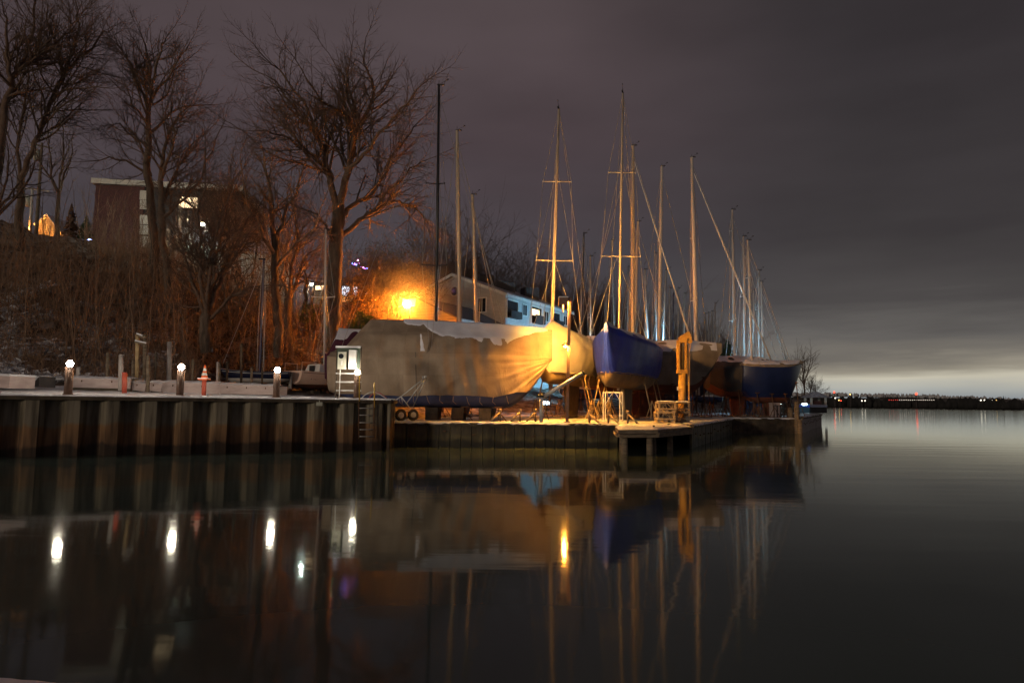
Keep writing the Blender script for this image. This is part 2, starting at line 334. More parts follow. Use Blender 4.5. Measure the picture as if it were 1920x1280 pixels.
# lower yard
m = MB()
yard = [WC + Vector((-.1, .1, 0)), WC + Vector((0, -.02, 0)), WD_, WD2, WE, WE1, WF, WG, Vector((31.8, 72, 0)), Vector((50, 112, 0)), Vector((88, 200, 0)), Vector((190, 420, 0)), Vector((-150, 420, 0)), Vector((-60, 60, 0)), Vector((-9, 29.4, 0))]
m.add([(p.x, p.y, LZ) for p in yard], [tuple(range(len(yard)))])
struct(m.build('yard_ground', M['snow_yard']))
# hillside height table
KS = [-1.5, -.75, -.6, -.5, -.4, -.31, -.2, -.1, 0, .15, .3, .45]
YS = [20, 26, 30, 34, 40, 46, 52, 60, 75, 100, 160, 300]
HT = [[2, 2.3, 3.0, 5.0, 9, 13, 16.5, 18, 18.5, 19, 19, 19],
      [2, 2.1, 2.5, 3.6, 6.8, 10.8, 14.6, 16.9, 17, 17, 17, 17],
      [2, 2.1, 2.3, 3.0, 5.8, 9.3, 12.7, 15.0, 15.6, 16, 16, 16],
      [2, 2.0, 2.2, 2.5, 4.3, 8.4, 11.6, 13.9, 14.4, 15, 15, 15],
      [1.9, 1.95, 2.0, 2.15, 3.1, 6.8, 9.8, 12.0, 12.6, 13, 13, 13],
      [1.8, 1.9, 1.95, 2.0, 2.5, 5.3, 7.6, 9.2, 10.3, 11, 11, 11],
      [.9, .9, .95, 1.6, 2.2, 4.4, 6.0, 6.8, 7.5, 9, 9, 9],
      [.9, .9, .9, .9, 1.0, 2.4, 4, 4.8, 6, 8, 8, 8],
      [.9, .9, .9, .9, .9, .95, 1.5, 3, 5, 7, 7, 7],
      [.9, .9, .9, .9, .9, .9, .9, 1.3, 3, 5, 6, 7],
      [.9, .9, .9, .9, .9, .9, .9, .9, 1.0, 2, 5, 7],
      [.9, .9, .9, .9, .9, .9, .9, .9, .9, .9, 1.5, 4]]
def interp(a, x):
    x = min(max(x, a[0]), a[-1])
    for i in range(len(a)-1):
        if x <= a[i+1]:
            t = (x-a[i])/(a[i+1]-a[i]); return i, t
    return len(a)-2, 1.0
def hz(x, y):
    k = x/max(y, 1); i, s = interp(KS, k); j, t = interp(YS, y)
    t = t*t*(3-2*t)*.5 + t*.5; s2 = s*s*(3-2*s)*.5 + s*.5
    z = (HT[i][j]*(1-s2)+HT[i+1][j]*s2)*(1-t) + (HT[i][j+1]*(1-s2)+HT[i+1][j+1]*s2)*t
    if z > 2.2:
        a = min(1, (z-2.2)/2); z += a*(.35*math.sin(x*.9+y*.5)+.25*math.sin(x*1.7-y*1.3+1)+.15*math.sin(x*3.1+y*2.3))
    return z
ys = [22+i*.55 for i in range(80)] + [66.5+i*2.5 for i in range(16)] + [110, 125, 150, 200, 300]
ks = [-1.5+i*.1 for i in range(7)] + [-.84+i*.0125 for i in range(80)] + [.17+.02*i for i in range(15)]
m = MB(); rows = [[(k*y, y, hz(k*y, y)) for k in ks] for y in ys]
m.grid(rows)
fs, mi, sm = [], [], []
for f in m.f:
    cx = sum(m.v[i][0] for i in f)/4; cy = sum(m.v[i][1] for i in f)/4; cz = max(m.v[i][2] for i in f)
    inland = (Vector((cx, cy, 0)) - WA).dot(-UN)
    if cz > 1.02 and (inland > 4.2) and not (cx > -6 and cy < 33):
        fs.append(f); mi.append(0); sm.append(True)
m.f, m.mi, m.sm = fs, mi, sm
struct(m.build('hillside', M['hill']))
# upper lot (snow covered, rising gently to the hill)
m = MB(); rows = []
for j in range(0, 26):
    d = j*.5; row = []
    for i in range(0, 57):
        u = -14 + i*.474
        p = WA + UD*u - UN*(d-.0)
        z = UZ + .02 + .40*min(1, d/7)**1.1*(1 if u < 0 else max(.3, 1-u/16)) + .012*math.sin(u*2.3+d*1.9) + .01*math.sin(u*5.1-d*3)
        row.append((p.x, p.y, z))
    rows.append(row)
m.grid(rows)
m.f2 = [(f, s) for f, s in zip(m.f, m.sm) if (sum(m.v[i][0] for i in f)/4 < -4.9 and not (sum(m.v[i][1] for i in f)/4 > 29.4+(-5-sum(m.v[i][0] for i in f)/4)*.9 and sum(m.v[i][0] for i in f)/4 > -10.5))]
m.f = [a for a, _ in m.f2]; m.sm = [b for _, b in m.f2]; m.mi = [0]*len(m.f)
struct(m.build('upper_lot', M['snow']))
# far shore
rng = random.Random(3)
m = MB(); rows = [[], [], []]
for i in range(61):
    x = 250 + i*30; h = 9 + 5*math.sin(i*.31) + (5 if i < 22 else 0)
    rows[0].append((x, 1180 - i*4, -1)); rows[1].append((x, 1215 - i*4, 2.0)); rows[2].append((x*1.25, 1900, h+16))
m.grid(rows)
struct(m.build('far_shore', M['darktimber']))
def far_mass(name, x0, x1, yf, n, hmin, hmax, con, seed, mtl, zf):
    rng = random.Random(seed); m = MB()
    for i in range(n):
        x = x0 + (x1-x0)*rng.random(); y = yf(x) + rng.random()*60; h = hmin+(hmax-hmin)*rng.random()**1.5; z = zf(x)
        if rng.random() < con:
            m.lathe((x, y, z), [(h*.16, 0), (h*.12, h*.45), (h*.05, h*.9), (.1, h*1.15)], 5)
        else:
            w = h*(.45+.3*rng.random())
            m.lathe((x, y, z), [(w*.5, 0), (w*.62, h*.35), (w*.5, h*.65), (w*.22, h*.92), (.1, h)], 6)
    o = m.build(name, mtl); o['kind'] = 'stuff'; return o
M['farwood'] = mat('far_woodland', (.020, .019, .019), 1, (.008, .008, .008), .08)
M['farwood2'] = mat('far_hazed_hill_woodland', (.42, .42, .44), 1, (.30, .30, .32), .02)  # pale grey colour stands in for distance haze over the far woods
far_mass('far_woods', 430, 1750, lambda x: 1190-(x-250)*.13, 1500, 9, 19, .12, 5, M['farwood'], lambda x: 1.5)
far_mass('far_hill_woods', 700, 2200, lambda x: 1850, 700, 9, 13, .05, 6, M['farwood2'], lambda x: (29 - 3*abs(x-900)/300) if x < 1150 else max(14, 27-(x-1150)*.03))
# ---- sheet pile walls
def pile_wall(name, label, A, B, top, depth, pitch, mtl, snowlip=True, z0=-1.5, seed=1):
    t = thing(name, label, 'seawall', (A.x, A.y, 0)); d = (B-A); L = d.length; d.normalize(); n = Vector((d.y, -d.x, 0))
    prof = []; u = 0; k = 0
    while u < L:
        for du, dd in ((0, 0), (.32*pitch, 0), (.46*pitch, -depth), (.84*pitch, -depth), (pitch, 0)):
            if u+du <= L: prof.append((u+du, dd))
        u += pitch
    prof.append((L, 0))
    rows = [[tuple(A + d*u + n*(dd+.0) + Vector((0, 0, z))) for u, dd in prof] for z in (top-.12, z0)]
    m = MB(); m.grid(rows, False); m.build('sheet_piling', mtl, t, True)
    m = MB(); m.bar(A + n*(-depth/2+.03) + Vector((0, 0, top-.07)), B + n*(-depth/2+.03) + Vector((0, 0, top-.07)), depth+.12, .12); m.build('cap_beam', M['darktimber'], t, True)
    if snowlip:
        rng = random.Random(seed); m = MB(); N = int(L/.18); r0, r1, r2, r3 = [], [], [], []
        for i in range(N+1):
            p = A + d*(L*i/N); e = .06+.035*rng.random(); h = .035+.02*math.sin(i*.5)+.015*rng.random()
            r0.append(tuple(p + n*e + Vector((0, 0, top-.01-.02*rng.random())))); r1.append(tuple(p + n*(e-.02) + Vector((0, 0, top+h*.7)))); r2.append(tuple(p - n*.15 + Vector((0, 0, top+h+.012)))); r3.append(tuple(p - n*.6 + Vector((0, 0, top+.0))))
        m.grid([r0, r1, r2, r3]); m.build('snow_lip', M['snow'], t, True)
    return t
pile_wall('sheet_pile_seawall', 'tall rusty sheet pile seawall under the row of bollard lights', WA0, WB, UZ, .30, 1.12, M['steel_pile'])
pile_wall('return_wall', 'short dark end of the tall seawall where it steps back beside the ladder', WB + Vector((.02, .01, 0)), WC + Vector((.02, -.03, 0)), UZ, .2, .7, M['steel_pile'], seed=4)
def board_wall(name, label, A, B, top, mtl, w=.45, z0=-1.5, seed=2, snow=True):
    t = thing(name, label, 'bulkhead', (A.x, A.y, 0)); d = (B-A); L = d.length; d.normalize(); n = Vector((d.y, -d.x, 0)); rng = random.Random(seed)
    m = MB(); u = 0
    while u < L-.05:
        ww = min(w*(.85+.3*rng.random()), L-u); q = math.atan2(d.y, d.x); o = .03*rng.random()
        c = A + d*(u+ww/2) + n*(o-.06); m.box((c.x, c.y, (top-.16+z0)/2), (ww/2-.012, .06, (top-.16-z0)/2), q); u += ww
    m.build('boards', mtl, t, True)
    m = MB(); m.bar(A + n*.03 + Vector((0, 0, top-.09)), B + n*.03 + Vector((0, 0, top-.09)), .16, .15); m.build('cap_beam', M['darktimber'], t, True)
    for i in range(int(L/1.3)):
        c = A + d*(.5+1.3*i+.3*rng.random()) + n*.1; zz = top-.34-.25*rng.random(); m = MB()
        m.box((c.x, c.y, zz), (.07, .03, .03), math.atan2(d.y, d.x)); m.build('bolt_plate', M['rust'], t, True)
    if snow:
        m = MB(); N = int(L/.15); r0, r1, r2, r3 = [], [], [], []
        for i in range(N+1):
            p = A + d*(L*i/N); e = .12+.05*rng.random()+.03*math.sin(i*.21); h = .012+.01*math.sin(i*.3)+.008*rng.random()
            r0.append(tuple(p + n*e + Vector((0, 0, top-.04-.05*rng.random())))); r1.append(tuple(p + n*(e-.02) + Vector((0, 0, top+h*.5)))); r2.append(tuple(p - n*.2 + Vector((0, 0, top+h)))); r3.append(tuple(p - n*.7 + Vector((0, 0, top))))
        m.grid([r0, r1, r2, r3]); m.build('snow_lip', M['snow_yard'], t, True)
    return t
board_wall('timber_bulkhead', 'low dark board bulkhead below the big tan covered boat', WC, WD_, LZ, M['board_pile'])
board_wall('timber_bulkhead', 'board bulkhead running back from the snowy jetty past the yellow crane', WD2, WE, LZ, M['board_pile'], seed=5)
board_wall('timber_bulkhead', 'dark beam fronted bulkhead at the back of the boat slip', WE1, WF, LZ, M['darktimber'], seed=7, w=.8)
board_wall('timber_pier_wall', 'pale block wall of the far pier at the right end of the yard', WF + Vector((.3, 0, 0)), WG, LZ+.12, M['concrete'], seed=8, w=1.4)
board_wall('slip_side_wall', 'dark side wall inside the narrow boat slip', WE, WE1, LZ, M['darktimber'], seed=9, snow=False)
# jetty with piles
jp = [(4.05, 25.9), (5.62, 26.35), (7.95, 30.2), (4.5, 29.75)]
t = thing('jetty', 'snow topped timber jetty sticking out over the water on round piles', 'jetty', (5, 28, 0))
m = MB(); m.prism([(x, y, .78) for x, y in jp], (0, 0, .14)); m.build('deck', M['timber'], t, True)
m = MB(); m.bar((4.05, 25.86, .70), (5.64, 26.31, .70), .1, .12); m.bar((5.66, 26.4, .72), (7.9, 30.0, .72), .1, .16); m.bar((4.05, 26.1, .70), (4.45, 29.6, .7), .1, .12)
m.build('rim_beam', M['timber'], t, True)
rng = random.Random(9); m = MB()
def blob_sheet(poly, z, h, seed, n=18):
    rng = random.Random(seed); a, b, c, d = [Vector((*p, 0)) for p in poly]; rows = []
    for j in range(n+1):
        row = []
        for i in range(n+1):
            p = (a.lerp(b, i/n)).lerp(d.lerp(c, i/n), j/n); e = min(i, n-i, j, n-j)
            q = p + Vector((.02*rng.random(), .02*rng.random(), 0)); row.append((q.x, q.y, z + (0 if e == 0 else h*(.75 if e == 1 else 1)) + .012*rng.random()))
        rows.append(row)
    return rows
m.grid(blob_sheet(jp, .925, .12, 3)); m.build('snow_cover', M['snow'], t, True)
for x, y in ((4.35, 26.3), (5.35, 26.55), (5.6, 27.1), (6.55, 28.35), (4.6, 28.4)):
    m = MB(); m.tube([(x, y, -1.5), (x, y, .1), (x, y, .76)], [.13, .125, .12], 12); m.build('pile', M['timber'], t, True)
for i in range(3):
    p = Vector((5.75, 26.5, 0)).lerp(Vector((14.3, 44.6, 0)), i/7.5); m = MB(); m.box((p.x-.25, p.y, LZ+.03), (.04, .10, .015)); m.box((p.x-.25, p.y, LZ+.01), (.03, .03, .02)); m.build('cleat', M['black'], t, True)
# near dock edge in the bottom left corner
t = thing('near_dock', 'snow covered dock edge just showing in the bottom left corner', 'dock', (-3, 3.4, 0))
a, b = G(-40, 1262, .35), G(170, 1279, .35)
dd = (b-a).normalized(); a = a - dd*2.5; b = b + dd*.9; nn = Vector((dd.y, -dd.x, 0))
m = MB(); m.prism([tuple(a + Vector((0, 0, -.2))), tuple(b + Vector((0, 0, -.2))), tuple(b + nn*1.6 + Vector((0, 0, -.2))), tuple(a + nn*1.6 + Vector((0, 0, -.2)))], (0, 0, .17)); m.build('deck', M['timber'], t, True)
m = MB(); m.grid(blob_sheet([(a.x, a.y), (b.x, b.y), ((b+nn*1.6).x, (b+nn*1.6).y), ((a+nn*1.6).x, (a+nn*1.6).y)], .325, .03, 6, 30)); m.build('snow_cover', M['snow'], t, True)
# slip posts
for k, (px, Y, zt, lab) in enumerate(((1494, 48.0, 2.15, 'tall square timber pile at the slip corner'), (1499, 47.6, .9, 'short low timber pile in the water at the slip corner'), (1482, 48.4, 1.7, 'stubby timber pile left of the tall slip corner pile'))):
    p = P(px, 780, Y); m = MB(); m.tube([(p.x, p.y, -1.5), (p.x, p.y, zt)], .17, 10); m.lathe((p.x, p.y, zt), [(.18, 0), (.16, .05), (.05, .09)], 10)
    o = m.build('dock_pile', M['timber']); tagit(o, lab, 'pile', 'piles at the slip corner')
# ------------------------------------------------------------------ trees
def tree_mesh(name, lines, mtl):
    """lines: list of (pts Nx3, radii N, sides)"""
    V, F, nv = [], [], 0
    for pts, rad, n in lines:
        pts = np.asarray(pts, float); rad = np.asarray(rad, float); m_ = len(pts)
        if m_ < 2: continue
        t = np.gradient(pts, axis=0); t /= np.maximum(np.linalg.norm(t, axis=1, keepdims=True), 1e-9)
        ref = np.where(np.abs(t[:, :1]) < .8, np.array([[1., 0, 0]]), np.array([[0, 1., 0]]))
        ref = np.repeat(ref[:1], m_, 0)
        u = ref - t*(ref*t).sum(1, keepdims=True); u /= np.maximum(np.linalg.norm(u, axis=1, keepdims=True), 1e-9); w = np.cross(t, u)
        a = np.arange(n)*2*np.pi/n
        ring = pts[:, None, :] + rad[:, None, None]*(u[:, None, :]*np.cos(a)[None, :, None] + w[:, None, :]*np.sin(a)[None, :, None])
        V.append(ring.reshape(-1, 3))
        i = np.arange(m_-1)[:, None]*n; k = np.arange(n)[None, :]; k2 = (k+1) % n
        F.append((np.stack([i+k, i+k2, i+n+k2, i+n+k], -1)+nv).reshape(-1, 4)); nv += m_*n
    V = np.concatenate(V).astype(np.float32); F = np.concatenate(F).astype(np.int32)
    me = bpy.data.meshes.new(name); me.vertices.add(len(V)); me.vertices.foreach_set('co', V.ravel())
    me.loops.add(F.size); me.loops.foreach_set('vertex_index', F.ravel()); me.polygons.add(len(F))
    me.polygons.foreach_set('loop_start', np.arange(len(F), dtype=np.int32)*4); me.polygons.foreach_set('loop_total', np.full(len(F), 4, np.int32))
    me.polygons.foreach_set('use_smooth', np.ones(len(F), bool))
    me.materials.append(mtl); me.update(); me.validate(); return me
class Grower:
    def __init__(s, seed): s.r = np.random.RandomState(seed); s.trunk = []; s.crown = []; s.budget = 9000
    def perp(s, d):
        v = s.r.normal(size=3); v -= d*v.dot(d); return v/np.linalg.norm(v)
    def branch(s, p, d, L, r0, lev, maxlev, up=.12, spread=.75, dens=1.0, twigr=.009, is_trunk=False, curl=.13):
        n = max(3, int(L/ (.5 if lev < 2 else .3))) ; n = min(n, 14); st = L/n
        pts = [np.array(p, float)]; rad = [r0]; d = np.array(d, float); d /= np.linalg.norm(d); dirs = [d]
        for i in range(n):
            d = d + s.r.normal(size=3)*curl + np.array([0, 0, up*st]); d /= np.linalg.norm(d)
            pts.append(pts[-1]+d*st); rad.append(max(twigr*.6, r0*(1-(i+1)/n*(.55 if lev < maxlev else .7)))); dirs.append(d)
        s.put(pts, rad, lev, is_trunk)
        if lev >= maxlev or len(s.crown) > s.budget: return
        nc = max(2, int(dens*(3.2+L*1.5/(1+.3*lev))))
        for c in range(nc):
            f = (.25 if lev > 0 else .4) + (.75 if lev > 0 else .6)*(c+s.r.rand())/nc; f = min(f, .999); i = int(f*n)
            q = pts[i] + (pts[min(i+1, n)]-pts[i])*(f*n-i); ang = spread*(.7+.6*s.r.rand())
            dd = dirs[i]*math.cos(ang) + s.perp(dirs[i])*math.sin(ang)
            LL = L*(.62-.30*f)*(.7+.6*s.r.rand()); 
            if LL < .18: continue
            s.branch(q, dd, LL, max(twigr, rad[i]*.55), lev+1, maxlev, up, spread, dens, twigr, False, curl)
        s.branch(pts[-1], d, L*.5, rad[-1], lev+1, maxlev, up, spread, dens, twigr, False, curl)
    def put(s, pts, rad, lev, is_trunk=False):
        (s.trunk if is_trunk else s.crown).append((pts, rad, 8 if is_trunk else (5 if rad[0] > .06 else 3)))
def make_tree(name, label, g, loc, group, cat='tree', leaf=None):
    t = thing(name, label, cat, loc, 0, group)
    me = tree_mesh('trunk', g.trunk, M['bark']); o = bpy.data.objects.new('trunk', me); C.objects.link(o); o.parent = t
    me = tree_mesh('crown', g.crown, leaf or M['twig']); o = bpy.data.objects.new('crown', me); C.objects.link(o); o.parent = t
    return t
def traced(name, label, seed, base, limbs, group, Y, dens=1.0, sub=3, twigr=.0075, leaf=None, blen=1.0, budget=16000):
    """limbs in photograph pixels: (list of (px,py,dy), r0, r1, is_trunk); dy spreads the crown in depth"""
    g = Grower(seed); g.budget = budget; b = P(base[0], base[1], Y)
    for pts, r0, r1, tr in limbs:
        wp = [np.array(P(x, y, Y+dy) - b) for x, y, dy in pts]
        # resample with wobble
        res = []; 
        for i in range(len(wp)-1):
            for k in range(3): res.append(wp[i]*(1-k/3)+wp[i+1]*(k/3) + (g.r.normal(size=3)*.06 if (i or k) else 0))
        res.append(wp[-1]); n = len(res); rad = [r0+(r1-r0)*i/(n-1) for i in range(n)]
        g.put(res, rad, 0, tr)
        L = sum(np.linalg.norm(res[i+1]-res[i]) for i in range(n-1))
        if tr: continue
        nc = int(L*1.7*dens)+3
        for c in range(nc):
            f = .18+.82*(c+g.r.rand())/nc; i = min(int(f*(n-1)), n-2); q = res[i]
            t_ = res[i+1]-res[i]; t_ /= np.linalg.norm(t_)+1e-9
            ang = .45+.55*g.r.rand(); dd = t_*math.cos(ang)+g.perp(t_)*math.sin(ang)
            g.branch(q, dd, (1.0+L*.24)*(1.15-f*.65)*(.6+.6*g.r.rand())*blen, max(.016, rad[i]*.5), 1, sub, .10, .7, dens, twigr)
        g.branch(res[-1], res[-1]-res[-2], (1.0+L*.16)*blen, r1, 1, sub, .08, .6, dens, twigr)
    return make_tree(name, label, g, tuple(b), group, leaf=leaf)
GT = 'bare winter trees on the bluff'
traced('bare_tree', 'largest spreading bare tree, its thick trunk lit orange behind the covered boats', 11, (622, 655),
  [([(624, 655, 0), (626, 600, 0), (627, 540, 0), (629, 480, 0), (632, 430, 0), (634, 385, 0)], .50, .40, True),
   ([(633, 400, 0), (622, 342, 0), (614, 318, .3), (608, 280, .6), (595, 250, 1), (580, 232, 1.4), (560, 215, 1.8), (535, 180, 2.4), (505, 145, 3)], .24, .04, False),
   ([(634, 400, 0), (612, 322, 0), (598, 303, -1), (580, 285, -1.6), (545, 262, -2.6), (510, 247, -3.4), (475, 246, -4)], .15, .03, False),
   ([(608, 290, .5), (600, 260, 0), (570, 190, -.8), (545, 160, -1.2), (515, 120, -1.6), (500, 112, -2)], .12, .03, False),
   ([(636, 395, 0), (648, 340, .3), (658, 300, .4), (664, 268, .4), (660, 235, 0), (645, 215, -.6), (605, 190, -1.6), (575, 150, -2.4)], .26, .04, False),
   ([(664, 268, .4), (672, 240, 1), (668, 210, 1.4), (655, 175, 1.6), (642, 140, 2), (625, 115, 2.3)], .17, .03, False),
   ([(672, 245, .8), (690, 205, .2), (700, 180, -.4), (697, 150, -.8), (684, 125, -1), (683, 90, -1.4)], .15, .03, False),
   ([(655, 300, .4), (668, 225, -1), (652, 190, -1.6), (650, 160, -2), (655, 120, -2.4)], .12, .03, False),
   ([(650, 330, 0), (680, 290, -.6), (715, 250, -1.2), (745, 215, -1.8), (770, 185, -2.4), (790, 160, -3)], .15, .03, False),
   ([(636, 410, 0), (665, 382, .8), (700, 362, 1.4), (722, 325, 2), (740, 290, 2.4), (768, 250, 2.8), (788, 225, 3)], .17, .03, False),
   ([(634, 450, 0), (665, 420, .4), (690, 403, .8), (720, 385, 1), (750, 378, 1.2), (778, 392, 1.2), (795, 410, 1.2), (806, 440, 1)], .19, .03, False),
   ([(700, 395, 1), (740, 350, .4), (770, 320, 0), (800, 300, -.4)], .10, .03, False),
   ([(634, 470, 0), (610, 420, -1), (585, 395, -1.6), (550, 385, -2)], .10, .03, False)], GT, 42, 1.25, 3)
traced('bare_tree', 'bare tree standing in front of the flat roofed brick building', 12, (292, 560),
  [([(296, 580, 0), (290, 480, 0), (284, 400, 0), (280, 330, 0), (279, 260, 0)], .34, .22, True),
   ([(279, 265, 0), (281, 200, 0), (285, 150, 0), (276, 100, .6), (262, 60, 1)], .20, .03, False),
   ([(280, 215, 0), (262, 165, 1), (243, 120, 1.4), (225, 90, 1.8), (215, 68, 2)], .11, .03, False),
   ([(284, 160, 0), (296, 115, -.8), (303, 85, -1.2), (318, 62, -1.6)], .11, .025, False),
   ([(282, 190, 0), (310, 150, -.6), (335, 110, -1), (352, 88, -1.4)], .12, .025, False),
   ([(281, 250, 0), (320, 212, 1), (360, 198, 1.6), (410, 196, 2)], .11, .02, False),
   ([(280, 240, 0), (250, 195, -1), (232, 150, -1.6)], .10, .02, False),
   ([(282, 330, 0), (240, 300, -.8), (205, 296, -1.2), (158, 303, -1.6)], .10, .02, False),
   ([(283, 330, 0), (262, 270, 1.2), (225, 230, 2), (205, 240, 2.4)], .10, .02, False)], GT, 46, 1.3, 3)
traced('bare_tree', 'twin stemmed bare tree just right of the brick building tree', 13, (318, 560),
  [([(322, 590, 0), (308, 480, 0), (302, 400, 0), (300, 340, 0)], .28, .18, True),
   ([(300, 350, 0), (303, 300, 0), (318, 250, .5), (338, 215, 1), (360, 190, 1.4)], .16, .03, False),
   ([(302, 390, 0), (330, 330, .8), (352, 280, 1.4), (385, 250, 2)], .12, .03, False),
   ([(300, 345, 0), (320, 290, -1), (328, 250, -1.4), (320, 200, -2)], .12, .03, False),
   ([(303, 410, 0), (345, 370, -.4), (380, 330, -.8), (405, 260, -1.2)], .12, .03, False)], GT, 43, 1.3, 3)
traced('bare_tree', 'bare tree with a long trunk leaning right at the left edge', 14, (38, 470),
  [([(36, 470, 0), (38, 400, 0), (40, 330, 0)], .28, .22, True),
   ([(40, 335, 0), (60, 285, 0), (80, 238, 0), (104, 175, 0), (122, 135, 0), (140, 100, 0), (150, 50, .4), (142, 5, 1)], .20, .04, False),
   ([(80, 240, 0), (95, 212, .6), (125, 206, 1), (165, 204, 1.4), (205, 206, 2)], .09, .02, False),
   ([(98, 190, 0), (120, 168, -.8), (160, 164, -1.2), (215, 166, -2)], .10, .02, False),
   ([(122, 135, 0), (160, 100, .6), (195, 60, 1), (215, 55, 1.4)], .11, .02, False),
   ([(118, 145, 0), (110, 90, -1), (90, 40, -1.4), (85, 0, -2)], .11, .02, False),
   ([(38, 335, 0), (35, 260, .8), (48, 180, 1.2), (52, 130, 1.4), (70, 90, 2)], .13, .03, False)], GT, 44, 1.3, 3)
traced('bare_tree', 'thick bent bare tree cut off by the left edge', 15, (2, 450),
  [([(-30, 470, 0), (-20, 400, 0), (2, 270, 0)], .36, .26, True),
   ([(2, 275, 0), (10, 200, 0), (24, 150, 0), (45, 118, 0), (80, 100, .4), (112, 75, .8), (140, 50, 1)], .25, .04, False),
   ([(5, 240, 0), (-20, 180, .4), (-30, 120, 1)], .2, .05, False),
   ([(24, 150, 0), (10, 100, -.8), (12, 50, -1.2), (5, 10, -2)], .15, .03, False),
   ([(40, 120, 0), (60, 70, 1), (65, 20, 1.4), (75, -30, 2)], .13, .03, False)], GT, 42, 1.3, 3)
traced('bare_tree', 'fan shaped multi stemmed bare tree above the traffic cone', 16, (388, 640),
  [([(388, 660, 0), (386, 620, 0), (388, 590, 0)], .36, .32, True),
   ([(388, 600, 0), (375, 520, -.6), (378, 470, -1), (372, 400, -1.6), (385, 330, -2)], .15, .03, False),
   ([(389, 595, 0), (398, 540, .2), (405, 480, .4), (420, 420, .6), (430, 350, 1)], .14, .03, False),
   ([(390, 590, 0), (412, 530, .6), (432, 480, 1), (455, 430, 1.4), (495, 370, 2)], .15, .03, False),
   ([(388, 600, 0), (360, 530, .6), (345, 470, 1), (330, 420, 1.6)], .13, .03, False),
   ([(392, 600, 0), (430, 560, -.4), (470, 540, -.6), (520, 535, -1)], .11, .03, False),
   ([(387, 590, 0), (392, 500, -1), (410, 420, -1.5), (445, 340, -2)], .12, .03, False)], GT, 38, 1.2, 3)
traced('bare_tree', 'straight dark bare tree left of the lit snow patch', 17, (520, 640),
  [([(522, 670, 0), (520, 600, 0), (518, 520, 0), (514, 440, 0)], .30, .2, True),
   ([(514, 445, 0), (508, 380, 0), (500, 320, .6), (490, 270, 1)], .17, .03, False),
   ([(515, 460, 0), (535, 400, .6), (560, 350, 1), (575, 300, 1.4)], .14, .03, False),
   ([(516, 480, 0), (490, 430, -.8), (465, 380, -1.4), (450, 300, -2)], .13, .03, False),
   ([(518, 500, 0), (555, 455, -.4), (590, 430, -1), (610, 370, -1.4)], .11, .03, False)], GT, 41, 1.1, 3, leaf=M['brush'])
traced('bare_tree', 'crooked bare tree with two trunks by the green bush', 18, (536, 640),
  [([(540, 670, 0), (538, 610, 0), (540, 560, 0)], .3, .24, True),
   ([(540, 570, 0), (528, 520, .4), (535, 470, .8), (550, 420, 1)], .14, .03, False),
   ([(541, 565, 0), (560, 520, -.4), (575, 480, -.8), (600, 460, -1)], .14, .03, False),
   ([(540, 565, 0), (545, 500, -1), (560, 440, -1.5), (548, 380, -2)], .14, .03, False)], GT, 44, 1.1, 3, leaf=M['brush'])
traced('pale_barked_tree', 'pale barked tree lit white in front of the lit house', 19, (568, 600),
  [([(565, 605, 0), (573, 560, 0), (576, 520, 0)], .16, .12, True),
   ([(576, 525, 0), (590, 500, .3), (610, 485, .6), (628, 470, 1)], .08, .02, False),
   ([(576, 525, 0), (568, 480, -.5), (560, 440, -1)], .08, .02, False),
   ([(575, 530, 0), (555, 500, .5), (545, 470, 1)], .07, .02, False)], GT, 52, 1, 3)
# generic prototypes, then copies
def proto(seed, H, r, maxlev=4, dens=.8, spread=.7, trunkf=.35, leaf=None, name='bare_tree', label='x', group=GT, up=.12, budget=7000, stems=1):
    g = Grower(seed); g.budget = budget
    for s_ in range(stems):
        tilt = g.r.normal(size=2)*(.05 if stems == 1 else .28)
        d = np.array([tilt[0], tilt[1], 1.0]); d /= np.linalg.norm(d); n = 6
        pts = [np.array([0, 0, -.5])]; 
        for i in range(n): pts.append(pts[-1] + d*(H*trunkf+.5)/n + g.r.normal(size=3)*[.03*H/10, .03*H/10, 0])
        g.put(pts, [r*(1-.35*i/n)/math.sqrt(stems) for i in range(n+1)], 0, True)
        top = pts[-1]
        for k in range(4 if stems == 1 else 2):
            a = 2*math.pi*(k+g.r.rand()*.6)/4; sp_ = .25+.35*g.r.rand()
            dd = np.array([math.cos(a)*math.sin(sp_), math.sin(a)*math.sin(sp_), math.cos(sp_)])
            g.branch(top - d*.1, dd, H*(1-trunkf)*(.42+.18*g.r.rand()), r*.5/math.sqrt(stems), 1, maxlev, up, spread, dens, .011)
    return make_tree(name, label, g, (0, 0, 0), group, leaf=leaf)
def copy_tree(root, loc, rz, s, label, group=None, name=None):
    r = root.copy(); C.objects.link(r); r.location = loc; r.rotation_euler = (0, 0, rz); r.scale = (s, s, s); r['label'] = label
    if group: r['group'] = group
    if name: r.name = name
    for ch in [c for c in root.children]:
        c = ch.copy(); C.objects.link(c); c.parent = r
    return r
protos = [proto(31, 13, .22, label='bare tree'), proto(32, 12, .2, dens=.85, spread=.8), proto(33, 14, .24, spread=.6), proto(34, 9, .14, dens=1.0, stems=3, leaf=M['brush']), proto(35, 8, .13, dens=1.1, stems=4, leaf=M['brush'])]
used = [False]*len(protos)
def place_tree(k, px, Y, s, rz, label, group=GT, zoff=0):
    p = P(px, 700, Y); z = max(hz(p.x, Y), LZ if p.x > -5 else 1.9) + zoff
    if not used[k]:
        used[k] = True; o = protos[k]; o.location = (p.x, Y, z); o.rotation_euler = (0, 0, rz); o.scale = (s, s, s); o['label'] = label; o['group'] = group; return o
    return copy_tree(protos[k], (p.x, Y, z), rz, s, label, group)
place_tree(0, 90, 52, .9, .3, 'slim bare tree in front of the left corner of the brick building')
place_tree(1, -25, 40, 1.0, 1.3, 'bare tree whose branches fill the upper left corner', zoff=2)
